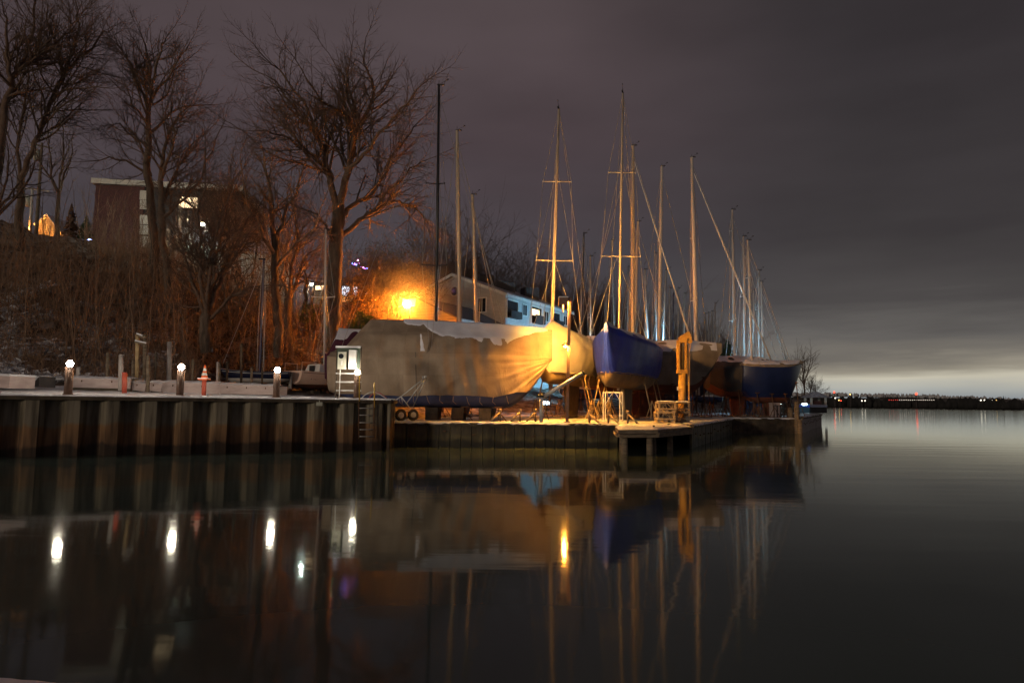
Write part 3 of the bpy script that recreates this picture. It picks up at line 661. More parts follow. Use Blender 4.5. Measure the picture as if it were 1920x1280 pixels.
place_tree(2, 375, 50, .95, 2.2, 'tall bare tree beside the white street lamp on the bluff')
place_tree(3, 440, 44, 1.15, .4, 'bushy multi stemmed tree under the cornice end of the brick building')
place_tree(4, 475, 47, 1.3, 1.9, 'bushy tree behind the blue mast on the slope')
place_tree(3, 575, 50, 1.2, 3.0, 'bushy orange lit tree left of the thickest trunk')
place_tree(4, 460, 55, 1.5, .9, 'bushy tree right of the white street lamp')
place_tree(0, 420, 48, .85, 5.0, 'mid height bare tree right of the brick building')
place_tree(2, 540, 58, .95, 4.0, 'bare tree farther back between the brick building and the largest tree')
place_tree(1, 345, 40, .6, 2.0, 'small bare tree on the slope below the brick building')
place_tree(3, 700, 52, 1.2, 2.2, 'bushy tree glowing orange left of the sodium lamp')
place_tree(4, 735, 54, 1.25, .2, 'round bushy tree glowing orange above the sodium lamp')
place_tree(4, 672, 50, 1.0, 4.2, 'low bushy tree in front of the lit house windows')
place_tree(3, 765, 58, 1.1, 5.2, 'bushy tree behind the garage roof')
place_tree(4, 715, 47, .75, 3.3, 'small bush tree behind the big tan covered boat')
place_tree(3, 640, 60, 1.3, 1.2, 'bushy tree behind the thickest trunk near the coloured lights')
beh = [(800, 78, .95, 0), (845, 82, 1.15, 2), (880, 85, 1.3, 1), (915, 84, 1.1, 0), (950, 95, 1.05, 2), (985, 92, .95, 1), (1020, 98, .95, 0), (1060, 100, 1.0, 2), (1100, 100, .95, 1), (1140, 105, .95, 0), (1175, 108, .95, 2), (1210, 112, .85, 1), (1245, 118, .85, 0), (1285, 125, .7, 2), (1320, 135, .62, 1), (1355, 140, .5, 0)]
ordn = ['first', 'second', 'third', 'fourth', 'fifth', 'sixth', 'seventh', 'eighth', 'ninth', 'tenth', 'eleventh', 'twelfth', 'thirteenth', 'fourteenth', 'fifteenth', 'sixteenth']
for i, (px, Y, s, k) in enumerate(beh):
    place_tree(k, px, Y, s, i*1.7, 'bare tree %s from the left in the row behind the grey house and masts' % ordn[i], 'bare trees behind the boatyard')
for i, (px, Y, s, k, lab) in enumerate(((1508, 118, .95, 0, 'bare tree clump rising right behind the far blue boat bow'), (1520, 135, .75, 1, 'lower bare tree right of the clump behind the blue boat bow'), (1533, 160, .55, 2, 'smallest bare tree on the point left of the open water'), (1480, 125, .9, 2, 'bare tree hidden behind the far blue boat'), (1500, 122, 1.05, 3, 'dense bushy tree directly behind the far blue boat bow'), (1514, 130, .9, 4, 'dense low bush tree at the foot of the clump behind the blue bow'))):
    place_tree(k, px, Y, s, i*2.1, lab, 'bare trees on the point')
# evergreens
def conifer(label, px, pyt, pyb, Y, w, seed, mtl):
    b = P(px, pyb, Y); H = P(px, pyt, Y).z - b.z; rng = random.Random(seed)
    t = thing('conifer', label, 'conifer', tuple(b), 0, 'conifers')
    m = MB(); m.tube([(0, 0, 0), (0, 0, H*.95)], [H*.03, .02], 6); m.build('trunk', M['bark'], t)
    m = MB(); n = int(70+H*25)
    for i in range(n):
        f = i/n; z = H*(.08+.92*f); r = w*(1-f)**.8; a = rng.random()*6.283; d = Vector((math.cos(a), math.sin(a), -.25-.3*rng.random()))
        e = Vector((0, 0, z)) + d*r*(.6+.5*rng.random()); s = Vector((-math.sin(a), math.cos(a), 0))*(.05*H/2+.12*r)
        m.add([(0, 0, z+.05), tuple(e+s), tuple(e-s+Vector((0, 0, .05)))], [(0, 1, 2)])
        e2 = e*.6 + Vector((0, 0, z))*.4; m.add([tuple(e2+s*1.3), tuple(e2-s*1.3), tuple(e+Vector((0, 0, -.15)))], [(0, 1, 2)])
    m.build('crown', mtl, t); return t
conifer('small dark conifer standing alone behind the grey boats by the masts', 1364, 634, 672, 90, 1.4, 1, M['evergreen'])
conifer('dark conifer left of the brick building', 158, 405, 470, 62, 1.6, 2, M['evergreen'])
conifer('pale bare pointed conifer right of the utility poles', 130, 382, 450, 64, 1.0, 3, M['brush'])
# round green bush lit by the house
def bush(label, px, py, Y, r, seed, mtl, group='bushes'):
    c = P(px, py, Y); rng = np.random.RandomState(seed); m = MB(); n = 1500
    t = thing('bush', label, 'bush', (c.x, c.y, c.z - r), 0, group)
    mm = MB(); mm.tube([(0, 0, -.3), (0, 0, r*.8)], [.05, .03], 6); mm.build('stem', M['bark'], t)
    for i in range(n):
        d = rng.normal(size=3); d /= np.linalg.norm(d); q = d*r*(.55+.5*rng.rand())*(1+.15*math.sin(d[0]*5+d[2]*4)); q[2] += r
        a = rng.normal(size=3)*.07; b = rng.normal(size=3)*.07; m.add([tuple(q), tuple(q+a), tuple(q+a+b)], [(0, 1, 2)])
    m.build('foliage', mtl, t); return t
M['bushgreen'] = mat('lit_green_leaves', (.14, .17, .035), .7, (.07, .09, .02), 6)
bush('round green bush lit from behind beside the pale tree', 581, 588, 50, .85, 4, M['bushgreen'])
bush('low green bush behind the stern of the tan covered boat', 680, 606, 42, .7, 5, M['bushgreen'])
# leafy brown shrub round the sodium lamp
for i, (px, py, Y, r, lab) in enumerate(((755, 500, 54, 2.5, 'brown leafed shrub rising right above the sodium lamp'), (668, 565, 49, 1.7, 'thin brown leafed shrub across the lit house windows'), (700, 560, 51.5, 2.6, 'brown leafed shrub mass left of the sodium lamp'), (735, 545, 53, 2.4, 'brown leafed shrub reaching over the sodium lamp'), (690, 590, 47, 1.6, 'low brown leafed shrub behind the boat stern'), (770, 520, 62, 1.8, 'far brown leafed shrub above the garage'), (715, 505, 54.5, 2.6, 'high brown leafed shrub with clinging leaves'))):
    c = P(px, py, Y); rng = np.random.RandomState(40+i)
    t = thing('leafy_shrub', lab, 'shrub', (c.x, c.y, c.z-r), 0, 'brown shrubs round the lamp')
    g = Grower(60+i); g.budget = 1500
    for k in range(9):
        a = k*.7; g.branch(np.array([0, 0, -1.5]), np.array([math.cos(a)*.5, math.sin(a)*.5, 1]), r*1.5, .04, 1, 3, .05, .7, 1.2, .01)
    me = tree_mesh('stems', g.crown, M['twig']); o = bpy.data.objects.new('stems', me); C.objects.link(o); o.parent = t
    m = MB()
    for j in range(int(1500*r)):
        d = rng.normal(size=3); d /= np.linalg.norm(d); q = d*r*(.3+.8*rng.rand()**.8)*(1+.28*math.sin(d[0]*4+i)+.22*math.sin(d[2]*7+d[1]*5)); q[2] = q[2]*.95 + r
        a = rng.normal(size=3)*.06; b = rng.normal(size=3)*.06; m.add([tuple(q), tuple(q+a), tuple(q+a+b)], [(0, 1, 2)])
    m.build('foliage', M['bleaf'], t)
# undergrowth on the bluff
lines = []; rr = np.random.RandomState(77); 
for i in range(9000):
    k = -.80 + .62*rr.rand(); Y = 31 + 27*rr.rand()**1.1; x = k*Y
    if (Vector((x, Y, 0)) - WA).dot(-UN) < 8 or (k > -.46 and Y < 39.5) or (k < -.63 and Y > 50): continue
    z = hz(x, Y); h = (.5+2.2*rr.rand()**2)*(1.25 if Y > 38 else .8); d = np.array([rr.normal()*.35, rr.normal()*.35, 1.0])
    p = np.array([x, Y, z-.1]); pts = [p]
    for s_ in range(4): pts.append(pts[-1]+d*h/4); d = d + rr.normal(size=3)*.22
    lines.append((pts, [.014, .012, .009, .006, .004], 3))
    for b_ in range(4):
        q = pts[1+b_ % 3]; dd = np.array([rr.normal(), rr.normal(), .6+rr.rand()])*.35*h/2
        lines.append(([q, q+dd*.5+rr.normal(size=3)*.05, q+dd], [.008, .006, .004], 3))
for i in range(420):      # thin upright saplings among the brush
    k = -.80 + .60*rr.rand(); Y = 33 + 24*rr.rand(); x = k*Y
    if (Vector((x, Y, 0)) - WA).dot(-UN) < 9 or (k > -.46 and Y < 40): continue
    if k < -.64 and Y > 46: continue
    z = hz(x, Y); h = 3+4.5*rr.rand(); d = np.array([rr.normal()*.10, rr.normal()*.10, 1.0]); pts = [np.array([x, Y, z-.2])]
    for s_ in range(7): pts.append(pts[-1]+d*h/7); d = d + rr.normal(size=3)*.05
    lines.append((pts, list(np.linspace(.032, .008, 8)), 4))
    for b_ in range(11):
        q = pts[2+b_ % 5]; a_ = rr.rand()*6.283; dd = np.array([math.cos(a_), math.sin(a_), 1.1])*h*.10*(.6+rr.rand()); lines.append(([q, q+dd*.5+rr.normal(size=3)*.04, q+dd*[.8, .8, 1.25]], [.011, .008, .005], 3))
me = tree_mesh('undergrowth', lines, M['brush']); o = bpy.data.objects.new('undergrowth', me); C.objects.link(o); o['kind'] = 'stuff'; o['label'] = 'tangled dry brush covering the steep bluff'
# snow lying in broken streaks on the brush and ground of the bluff foot, and fallen leaves
def litter(name, n, mtl, kr, Yr, sz, seed, lab, lift=.04, cond=None):
    r_ = np.random.RandomState(seed); m = MB()
    for i in range(n):
        k = kr[0]+(kr[1]-kr[0])*r_.rand(); Y = Yr[0]+(Yr[1]-Yr[0])*r_.rand(); x = k*Y
        if (Vector((x, Y, 0)) - WA).dot(-UN) < 8 or (cond and not cond(x, Y)): continue
        q = np.array([x, Y, hz(x, Y)+lift+lift*4*r_.rand()**2]); a = r_.normal(size=3)*sz*[1, 1, .35]; b = r_.normal(size=3)*sz*[1, 1, .35]
        m.add([tuple(q), tuple(q+a), tuple(q+a+b), tuple(q+b)], [(0, 1, 2, 3)])
    o = m.build(name, mtl); o['kind'] = 'stuff'; o['label'] = lab; return o
litter('snow_patches', 17000, M['snow'], (-.80, -.50), (29, 43), .19, 5, 'broken streaks of snow on the foot of the bluff', .05, lambda x, y: math.sin(x*1.1+y*.7)+math.sin(x*.37-y*1.3) > -.3)
litter('fallen_leaves', 16000, M['hill_leaf'], (-.48, -.17), (39.5, 52), .12, 6, 'fallen brown leaves on the lower slope', .03)
litter('snow_clumps', 5000, M['snow'], (-.335, -.235), (44.5, 51), .16, 8, 'snow lying on the lit terrace behind the trees', .05)

# woodland behind the yard: reads as one mass of twigs
lines = []; rr = np.random.RandomState(99)
for i in range(900):
    u = rr.rand(); px = 800 + 580*u; Y = 84 + 30*u + 22*rr.rand(); p = P(px, 700, Y); z = max(hz(p.x, Y), LZ)
    ytop = 395 + 235*u**.75 + rr.normal()*18; H = max(2.5, (P(px, ytop, Y).z - z)*(.45+.55*rr.rand()))
    d = np.array([rr.normal()*.12, rr.normal()*.12, 1.0]); q = np.array([p.x, Y, z]); pts = [q]
    for s_ in range(7): pts.append(pts[-1] + d*H/7); d = d + rr.normal(size=3)*[.1, .1, .02]
    lines.append((pts, list(np.linspace(.07, .012, 8)), 3))
    for b_ in range(16):
        k_ = 2 + b_ % 5; q = pts[k_] + (pts[k_+1]-pts[k_])*rr.rand(); dd = np.array([rr.normal(), rr.normal(), .5+rr.rand()*1.2]); dd *= H*.22/np.linalg.norm(dd)
        e = q+dd*.5+rr.normal(size=3)*.15; f_ = q+dd+rr.normal(size=3)*.2; lines.append(([q, e, f_], [.022, .016, .010], 3))
        for c_ in range(2): g_ = e + (dd*.5+rr.normal(size=3)*H*.05); lines.append(([e, g_], [.013, .009], 3))
me = tree_mesh('woodland', lines, M['twig']); o = bpy.data.objects.new('woodland', me); C.objects.link(o); o['kind'] = 'stuff'; o['label'] = 'dark leafless woodland massed behind the grey house and the rear masts'
# ------------------------------------------------------------------ boats
def clamp(x, a=0, b=1): return max(a, min(b, x))
class Hull:
    """loft along local +x (stern x=0 -> bow x=L), z absolute above the local base"""
    def __init__(s, L, B, zk, zg, stern=.74, rake=.22, sheer=.25, full=.55, wob=0, bowb=0.0):
        s.L, s.B, s.zk, s.zg, s.stern, s.rake, s.sheer, s.full, s.bowb = L, B, zk, zg, stern, rake, sheer, full, bowb
    def hb(s, t):
        t0 = .42
        if t > t0: f = 1-((t-t0)/(1-t0))**2.3
        else: f = s.stern+(1-s.stern)*(1-((t0-t)/t0)**2)
        return max(s.B/2*f, .02+s.bowb)
    def gun(s, t): return s.zg + s.sheer*(max(0, (t-.4)/.6)**2 + .35*max(0, (.4-t)/.4)**2)
    def keel(s, t):
        g = s.gun(t); a = max(0, (t-(1-s.rake))/s.rake); b_ = max(0, (.25-t)/.25)
        return s.zk + (g-s.zk)*(a**1.5*.985) + (g-s.zk)*.28*b_**1.5
    def pt(s, t, q):        # q 0 keel ... 1 gunwale
        b, g, k = s.hb(t), s.gun(t), s.keel(t)
        a = q*math.pi/2; y = b*math.sin(a)**s.full; z = k + (g-k)*(1-math.cos(a))**.9
        return s.L*t, y, z
    def qz(s, t, z):
        lo, hi = 0, 1
        for _ in range(14):
            m_ = (lo+hi)/2
            if s.pt(t, m_)[2] < z: lo = m_
            else: hi = m_
        return lo
def hull_mesh(h, nt=28, nq=9, q0=0, q1=1, off=0.0, zsplit=None):
    m = MB(); rows = []
    for i in range(nt+1):
        t = i/nt
        if zsplit is not None:
            qs = min(.97, max(.03, h.qz(t, zsplit))); k_ = nq//2; qq = [qs*j/k_ for j in range(k_)] + [qs+(1-qs)*j/(nq-k_) for j in range(nq-k_+1)]
        else: qq = [q0+(q1-q0)*j/nq for j in range(nq+1)]
        side = [h.pt(t, q_) for q_ in qq]
        rows.append([(x, -y-off, z) for x, y, z in side[::-1]] + [(x, y+off, z) for x, y, z in side[1:]])
    m.grid(rows)
    r = rows[0]; m.add(r, [tuple(range(len(r)))])
    if zsplit is not None:
        mi = []
        for f in m.f: mi.append(1 if sum(m.v[i][2] for i in f)/len(f) < zsplit else 0)
        m.mi = mi
    return m
def cover_pt(h, t, s, ridge, shoulder=.62, sag=.05, off=.04, hem=None, wr=.02, seed=0, fan=0):
    """s: -1 hem(far side +y) .. 0 ridge .. 1 hem(near, -y)"""
    sg = -1 if s > 0 else 1; a = abs(s); b, g = h.hb(t)+off, h.gun(t); R_ = g+ridge(t); x = h.L*t
    sh = g+ridge(t)*shoulder*.9
    if a < .3: u = a/.3; y = b*.62*u; z = R_ + (sh-R_)*u - sag*math.sin(u*math.pi)*(.5+.5*math.sin(t*23+seed))
    elif a < .5: u = (a-.3)/.2; y = b*(.62+.38*u); z = sh + (g-sh)*u - sag*.6*math.sin(u*math.pi)
    else:
        u = (a-.5)/.5; zz = g - (g-hem(t))*u; q = h.qz(t, zz); px, py, pz = h.pt(t, q); y = py+off; z = zz; x = h.L*t
    w = wr*(math.sin(t*h.L*3.1+a*5+seed)+.6*math.sin(t*h.L*7.3-a*9+seed*2)+.5*math.sin(t*h.L*1.3+a*14))*(clamp(a*3))
    if fan and a > .3:
        dx, dz = h.L-x+.15, h.gun(1)-z; r_ = math.hypot(dx, dz); an = math.atan2(dz, dx)
        w += fan*math.exp(-((r_-1.5)/1.25)**2)*(math.sin(an*34+1)+.6*math.sin(an*57+r_*2))*clamp((a-.3)*5)
        for xf, ph in ((.34, 0), (.52, 1), (.66, 2)):      # folds hanging from the frame under the canvas
            dxf = x-h.L*xf; w += fan*.9*math.exp(-(dxf/.5)**2)*math.sin(dxf*9+ph+(z-2)*1.5)
    if t >= .9999: x += .07
    if t <= .0001: x -= .05
    return (x, sg*(y+w), z + w*.3)
def cover_mesh(h, ridge, hem, nt=56, ns=36, **kw):
    m = MB(); rows = [[cover_pt(h, i/nt, -1+2*j/ns, ridge, hem=hem, **kw) for j in range(ns+1)] for i in range(nt+1)]
    m.grid(rows)
    for i in range(nt):      # close the wrap under the raked stem
        if hem(i/nt) <= h.keel(i/nt)+.001 and i/nt > .5: m.add([rows[i][0], rows[i+1][0], rows[i+1][-1], rows[i][-1]], [(0, 1, 2, 3)])
    for r in (rows[0], rows[-1]): m.add(r, [tuple(range(len(r)))])
    return m
def snow_mesh(h, ridge, hem, edge, t0=0.02, t1=.98, lift=.03, nt=60, ns=10, both=True, seed=1, **kw):
    m = MB(); rng = random.Random(seed); rows = []
    for i in range(nt+1):
        t = t0+(t1-t0)*i/nt; e = max(.01, edge(t)+.007*(rng.random()-.5)); row = []
        for j in range(-ns if both else 0, ns+1):
            s = e*j/ns; x, y, z = cover_pt(h, t, s, ridge, hem=hem, **kw); endf = 0.15 if abs(j) == ns or i in (0, nt) else 1
            row.append((x, y, z+lift*endf))
        rows.append(row)
    m.grid(rows); return m
def stand(m_, x, y, zt, ztop_y, lean=.25):
    """jack stand: post from the hull down to three splayed feet"""
    base = Vector((x, y, 0)); top = Vector((x, ztop_y, zt)); mid = base + Vector((0, 0, zt*.45))
    m_.tube([tuple(base+Vector((0, 0, .25))), tuple(top)], .035, 6)
    m_.box(top, (.13, .13, .03))
    for a in (0, 2.1, 4.2): m_.tube([tuple(mid), (x+.42*math.cos(a), y+.42*math.sin(a), .02)], .025, 5)
    m_.tube([(x+.42, y, .04), (x-.21, y+.36, .04), (x-.21, y-.36, .04), (x+.42, y, .04)], .02, 4)
def boat(label, bowp, sternp, B, zk, zg, zr, cov, hullm, botm, zbase=LZ, group='covered sailboats stored on shore', hemf=.35, mast=None, snow=True, edge=None, keelfin=True, stands=4, rf=None, zsplit=None, name='sailboat', cat='sailboat', hemc=None, **hk):
    bow, st_ = Vector((*bowp, 0)), Vector((*sternp, 0)); d = bow-st_; L = d.length; rz = math.atan2(d.y, d.x)
    t = thing(name, label, cat, (st_.x, st_.y, zbase), rz, group)
    h = Hull(L, B, zk-zbase, zg-zbase, **hk); gh = zr-zg
    ridge = rf or (lambda u: gh*(.35+.65*clamp(u/.12))*(1-.45*max(0, (u-.55)/.45)**1.5)*(1+.03*math.sin(u*17)))
    hem = (lambda u: min(h.gun(u)-.05, max(hemc-zbase, h.keel(u)-.03))) if hemc else (lambda u: h.gun(u) - (h.gun(u)-h.keel(u))*hemf)
    hull_mesh(h, zsplit=(zsplit or zk+(zg-zk)*.5)-zbase).build('hull', [hullm, botm], t)
    if cov:
        sd_ = random.Random(label).random()*6
        cover_mesh(h, ridge, hem, seed=sd_).build('cover', cov, t)
        if snow:
            ed = edge or (lambda u: .30+.05*abs(math.sin(u*9.5+sd_)))
            snow_mesh(h, ridge, hem, ed, .02, .97, seed=3, nt=50, **{'seed2': 0} if False else {}).build('snow', M['roofsnow'], t)
    if keelfin:
        m = MB(); zt = zk-zbase+.12; m.prism([(L*.36, -.1, zt), (L*.62, -.1, zt), (L*.57, -.1, .12), (L*.40, -.1, .12)], (0, .2, 0)); m.build('keel', botm, t)
        m = MB(); m.box((L*.48, 0, .06), (L*.14, .18, .06)); m.box((L*.42, 0, .06), (.1, .6, .06)); m.build('keel_blocking', M['timber'], t)
    for i in range(stands):
        x = L*(.2+.22*i) if stands > 1 else L*.5
        for sg in (-1, 1):
            q = .42; px_, py_, pz_ = h.pt(x/L, q); m = MB(); stand(m, x, sg*(py_+.45), pz_, sg*(py_*1.0)); m.build('jack_stand', M['crate'] if hemc else M['rust'], t)
    if hemc and cov:
        for sg in (-1, 1):
            m = MB(); pts = []
            for i in range(40):
                u = .03+.93*i/39; x_, y_, z_ = cover_pt(h, u, sg*.995, ridge, hem=hem); pts.append((x_, y_+sg*-.02, z_+.03+.02*math.sin(i*1.9)))
            m.tube(pts, .018, 4, False)
            for i in range(3, 38, 5): m.tube([pts[i], (pts[i][0], pts[i][1]*.93, pts[i][2]-.28)], .008, 4, False)
            m.build('lashing_rope', M['crate'], t)
    if mast: add_mast(t, h, **mast)
    return t, h
def add_mast(t, h, top=None, base=None, Y=None, w=.14, mtl=None, spr=(), fore=True, back=True, head=1, wr=.014, forefurl=0, foreto=None, sl=None):
    mtl = mtl or M['mast']; Mi = PM[t.name].inverted()
    a, b = P(base[0], base[1], Y), P(top[0], top[1], Y); d = b-a
    low = Vector((a.x - d.x/d.z*(a.z-2.6), a.y, 2.6)) if a.z > 2.6 else a
    m = MB(); m.tube([Mi @ low, Mi @ a.lerp(b, .5), Mi @ b], [w*.52, w*.5, w*.36], 8); mo = m.build('mast', mtl, t)
    lb = Mi @ b; la = Mi @ low
    m = MB(); m.tube([lb, lb+Vector((0, 0, .25))], .012, 4); m.box(lb+Vector((.1, 0, .03)), (.18, .03, .03)); m.tube([lb+Vector((.1, 0, .1)), lb+Vector((.42, .05, .28))], .009, 4); m.box(lb+Vector((.42, .05, .32)), (.05, .01, .03))
    o = m.build('wind_gear', M['black'], mo); PM[o.name] = PM[t.name]
    tips = {-1: [], 1: []}
    for k, (py, hl) in enumerate(spr):
        f = (P(top[0], py, Y).z - low.z)/(b.z-low.z); c = (Vector(la)).lerp(Vector(lb), f); m = MB()
        ang = sl or 0
        for sg in (-1, 1):
            e = c + Vector((-.12, 0, .04)) + (PM[t.name].to_3x3().inverted() @ Vector((sg*hl, 0, 0)) if ang == 'x' else Vector((0, sg*hl, 0)))
            m.tube([c, e], [.035, .022], 5); tips[sg].append(e); m.box(e, (.02, .02, .05))
        o = m.build('spreader', mtl, mo)
    m = MB(); L = h.L; B = h.B
    for sg in (-1, 1):
        dk = Vector((la.x-.1, sg*B*.46, h.zg)); pts = [Vector(lb)] + sorted(tips[sg], key=lambda q: -q.z) + [dk]
        for p, q in zip(pts[:-1], pts[1:]): m.tube([p, q], wr, 4, False)
        if tips[sg]:
            lo = sorted(tips[sg], key=lambda q: q.z)[0]; m.tube([Vector((la.x, 0, lo.z-.1)), dk], wr, 4, False)
            hi = sorted(tips[sg], key=lambda q: q.z)[-1]
            m.tube([lo, Vector(la).lerp(Vector(lb), clamp((hi.z-la.z)/(lb.z-la.z)+.05))], wr, 4, False)
    bowp = Vector((L*.985, 0, h.gun(1)+.1)) if foreto is None else Mi @ P(*foreto)
    if fore:
        st = Vector(la).lerp(Vector(lb), .97 if head else .85); m.tube([st, bowp], wr*1.25, 4, False)
    if back: m.tube([Vector(lb), Vector((.1, 0, h.gun(0)+.2))], wr, 4, False)
    for o_ in (.13, -.16): m.tube([Vector(lb)+Vector((o_*.5, .02, -.05)), Vector(la).lerp(Vector(lb), .5)+Vector((o_*1.15, .03, 0)), Vector(la)+Vector((o_, .05, .4))], wr*.8, 3, False)
    m.build('rigging', M['wire'], mo)
    if forefurl:
        st = Vector(la).lerp(Vector(lb), .95); m = MB(); m.tube([st.lerp(bowp, .02), st.lerp(bowp, .5), st.lerp(bowp, .97)], [forefurl*.5, forefurl, forefurl*1.3], 6); m.build('furled_sail', M['gelcoat'] if forefurl > 0 else mtl, mo)
def X(px, Y): return P(px, 700, Y).x
# --- big tan covered boat
def tan_ridge(u):
    base_ = 1.92*clamp(u/.155)**.9
    dr = 0 if u < .34 else (u-.34)*.55 + .85*max(0, (u-.72))**1.3
    return max(.42, base_ - dr)
TE = [(.30, .02), (.335, .085), (.39, .10), (.405, .07), (.43, .16), (.46, .23), (.50, .285), (.56, .31), (.61, .305), (.635, .30), (.65, .31), (.70, .35), (.78, .365), (.82, .31), (.85, .23), (.88, .16), (.92, .11), (.97, .05), (1, .03)]
def tan_edge(u):
    i, s = interp([a for a, _ in TE], u); s = s*s*(3-2*s)*.4+s*.6; return TE[i][1]*(1-s)+TE[i+1][1]*s
tb, th = boat('huge boat under a tan canvas cover with scalloped snow, bow pointing right', (1.85, 32.5), (-8.35, 32.5), 3.1, 1.62, 3.86, 5.75, None, M['antifoul_blue'], M['antifoul_blue'], stands=0, keelfin=False, snow=False,
    rake=.20, sheer=.12, full=.32, stern=.92, group='', name='covered_boat', cat='boat')

hemz = lambda u: min(th.gun(u)-.05, max(1.12 + .03*math.sin(u*14) + .22*clamp((u-.74)/.1), th.keel(u)-.03))
cover_mesh(th, tan_ridge, hemz, nt=150, ns=80, wr=.030, off=.08, seed=1, fan=.035).build('canvas_cover', M['tan'], tb)
snow_mesh(th, tan_ridge, hemz, tan_edge, .31, .985, lift=.06, nt=140, ns=14, wr=.030, off=.08, seed=1, fan=.035).build('snow', M['roofsnow'], tb)
m = MB()
rows = []
for i in range(9):
    z = 5.15-.085*i-.05; w_ = [.04, .07, .05, .08, .10, .12, .10, .14, .16][i]
    p = P(789+i*.4, 626+4*i, 30.86); rows.append([(p.x-w_*.6, p.y-.03*i/9, p.z), (p.x, p.y-.03-.03*i/9, p.z), (p.x+w_*.7, p.y-.03*i/9, p.z)])
m.grid(rows); m.build('snow_caught_in_seam', M['roofsnow'], tb, True)
m = MB()
for px0, px1, y0, y1 in ((779, 781, 660, 745),):
    m.tube([P(px0, y0, 30.9), P(px0+1, (y0+y1)/2, 30.87), P(px1, y1, 30.88)], .012, 5)
m.build('seam_lacing', M['black'], tb, True)
for i in range(11):
    px = 700+25*i; m = MB(); a_ = P(px, 743+1.5*math.sin(i), 30.9); m.tube([a_, a_ + Vector((.05*math.sin(i*2), .12, -.22)), a_ + Vector((.1, .45, -.36))], .01, 4, False); m.build('tie_rope', M['crate'], tb, True)
add_mast(tb, th, top=(823, 160), base=(818, 606), Y=32.5, w=.15, mtl=M['blackmast'], spr=((345, .45), (498, .6)), wr=.009, sl='x', foreto=(955, 640, 32.5))
for i, px in enumerate((812, 860, 910)):
    p = P(px, 770, 32.2); m = MB(); m.box((p.x, 32.3, LZ+.3), (.28, .8, .28)); m.build('support_block', M['darktimber'], tb, True)
for i, px in enumerate((872, 935)):
    p = P(px, 770, 31.6); m = MB()
    tp = Vector((p.x, 31.7, LZ+.62)); m.tube([tp, tp-Vector((0, 0, .35))], .03, 6); m.box(tp, (.2, .12, .03))
    for dx, dy in ((-.35, -.2), (.35, -.2), (0, .35)): m.tube([tp-Vector((0, 0, .2)), (p.x+dx, 31.7+dy, LZ+.02)], .025, 5)
    m.build('jack_stand', M['rust'], tb, True)
# --- burgundy covered boat
bh = lambda u: 1.5*clamp(u/.09)**.8
boat('burgundy covered boat with a snowy sloping top left of the tan covered boat', (X(760, 36.6), 36.6), (X(619, 36.4), 36.4), 2.6, 2.2, 4.2, 5.85, M['burgundy'], M['burgundy'], M['antifoul_red'], hemf=.85, rf=bh, group='', edge=lambda u: .30, stands=2, full=.3, stern=.9)
# --- cream and blue shrink wrapped boats
boat('white shrink wrapped sailboat lit amber by the pole lamp, bow towards the water', (1.5, 34.3), (5.5, 46.0), 3.4, 2.9, 4.95, 6.1, M['cream'], M['antifoul_brown'], M['antifoul_brown'], hemc=3.45, snow=False, stands=3, full=.5,
     mast=dict(top=(1048, 205), base=(1035, 612), Y=36.6, w=.18, mtl=M['mastgold'], spr=((341, .78), (489, 1.0)), sl='x', wr=.012), rf=lambda u: 1.25*(.5+.5*clamp(u/.2))*(1-.8*clamp((u-.80)/.20)**1.6), rake=.08, bowb=.2)
def bl_r(u): return (.75+.35*max(0, math.sin(u*6.3+1.2)))*(1-.55*max(0, (u-.6)/.4))
boat('blue shrink wrapped sailboat with a rounded snowy roof standing right of the amber lit one', (4.6, 33.2), (8.4, 44.2), 3.4, 2.72, 5.2, 5.95, M['bluewrap'], M['antifoul_brown'], M['antifoul_brown'], hemc=3.4, stands=3, full=.5, edge=lambda u: .34+.12*math.sin(u*21)**2*(u < .9) ,
     mast=dict(top=(1168, 175), base=(1161, 618), Y=36, w=.14, mtl=M['mastgold'], spr=((324, .74), (481, 1.05)), sl='x', wr=.012), rf=bl_r, rake=.06, bowb=.06)
# --- boats broadside behind
def row_boat(label, bowpx, sternpx, Y, B, zk, zg, zr, cov, **k):
    return boat(label, (X(bowpx, Y), Y), (X(sternpx, Y), Y+k.pop('dy', 0)), B, zk, zg, zr, cov, **k)
row_boat('long grey tan covered sailboat with a broad snowy roof behind the blue wrapped one', 1352, 1075, 46.5, 3.4, 2.6, 5.25, 6.35, M['greywrap'], hullm=M['darkwrap'], botm=M['antifoul_red'], hemf=.78, rf=lambda u: 1.15*(.6+.4*clamp(u/.1))*(1-.35*u)+.1*math.sin(u*11), edge=lambda u: .40+.07*abs(math.sin(u*7)), full=.4,
         mast=dict(top=(1187, 273), base=(1187, 632), Y=46.5, w=.24, mtl=M['mastgold'], spr=((321, .3), (540, .3)), foreto=(1296, 640, 46.5), forefurl=.05))
row_boat('dark grey covered sailboat with the thick twin track mast right of the crane', 1440, 1325, 51, 3.2, 2.5, 4.6, 5.55, M['darkwrap'], hullm=M['darkwrap'], botm=M['antifoul_red'], hemf=.8, full=.4, edge=lambda u: .33,
         mast=dict(top=(1297, 295), base=(1306, 645), Y=49, w=.30, spr=((445, .5), (562, .9)), foreto=(1452, 690, 51), forefurl=.06))
row_boat('sailboat with a stout grey mast rising just left of the yellow crane', 1345, 1190, 53, 3.2, 2.5, 4.5, 5.4, M['greywrap'], hullm=M['darkwrap'], botm=M['antifoul_blue'], full=.4,
         mast=dict(top=(1241, 312), base=(1236, 640), Y=52, w=.27, spr=((450, .5),), foreto=(1320, 650, 52)))
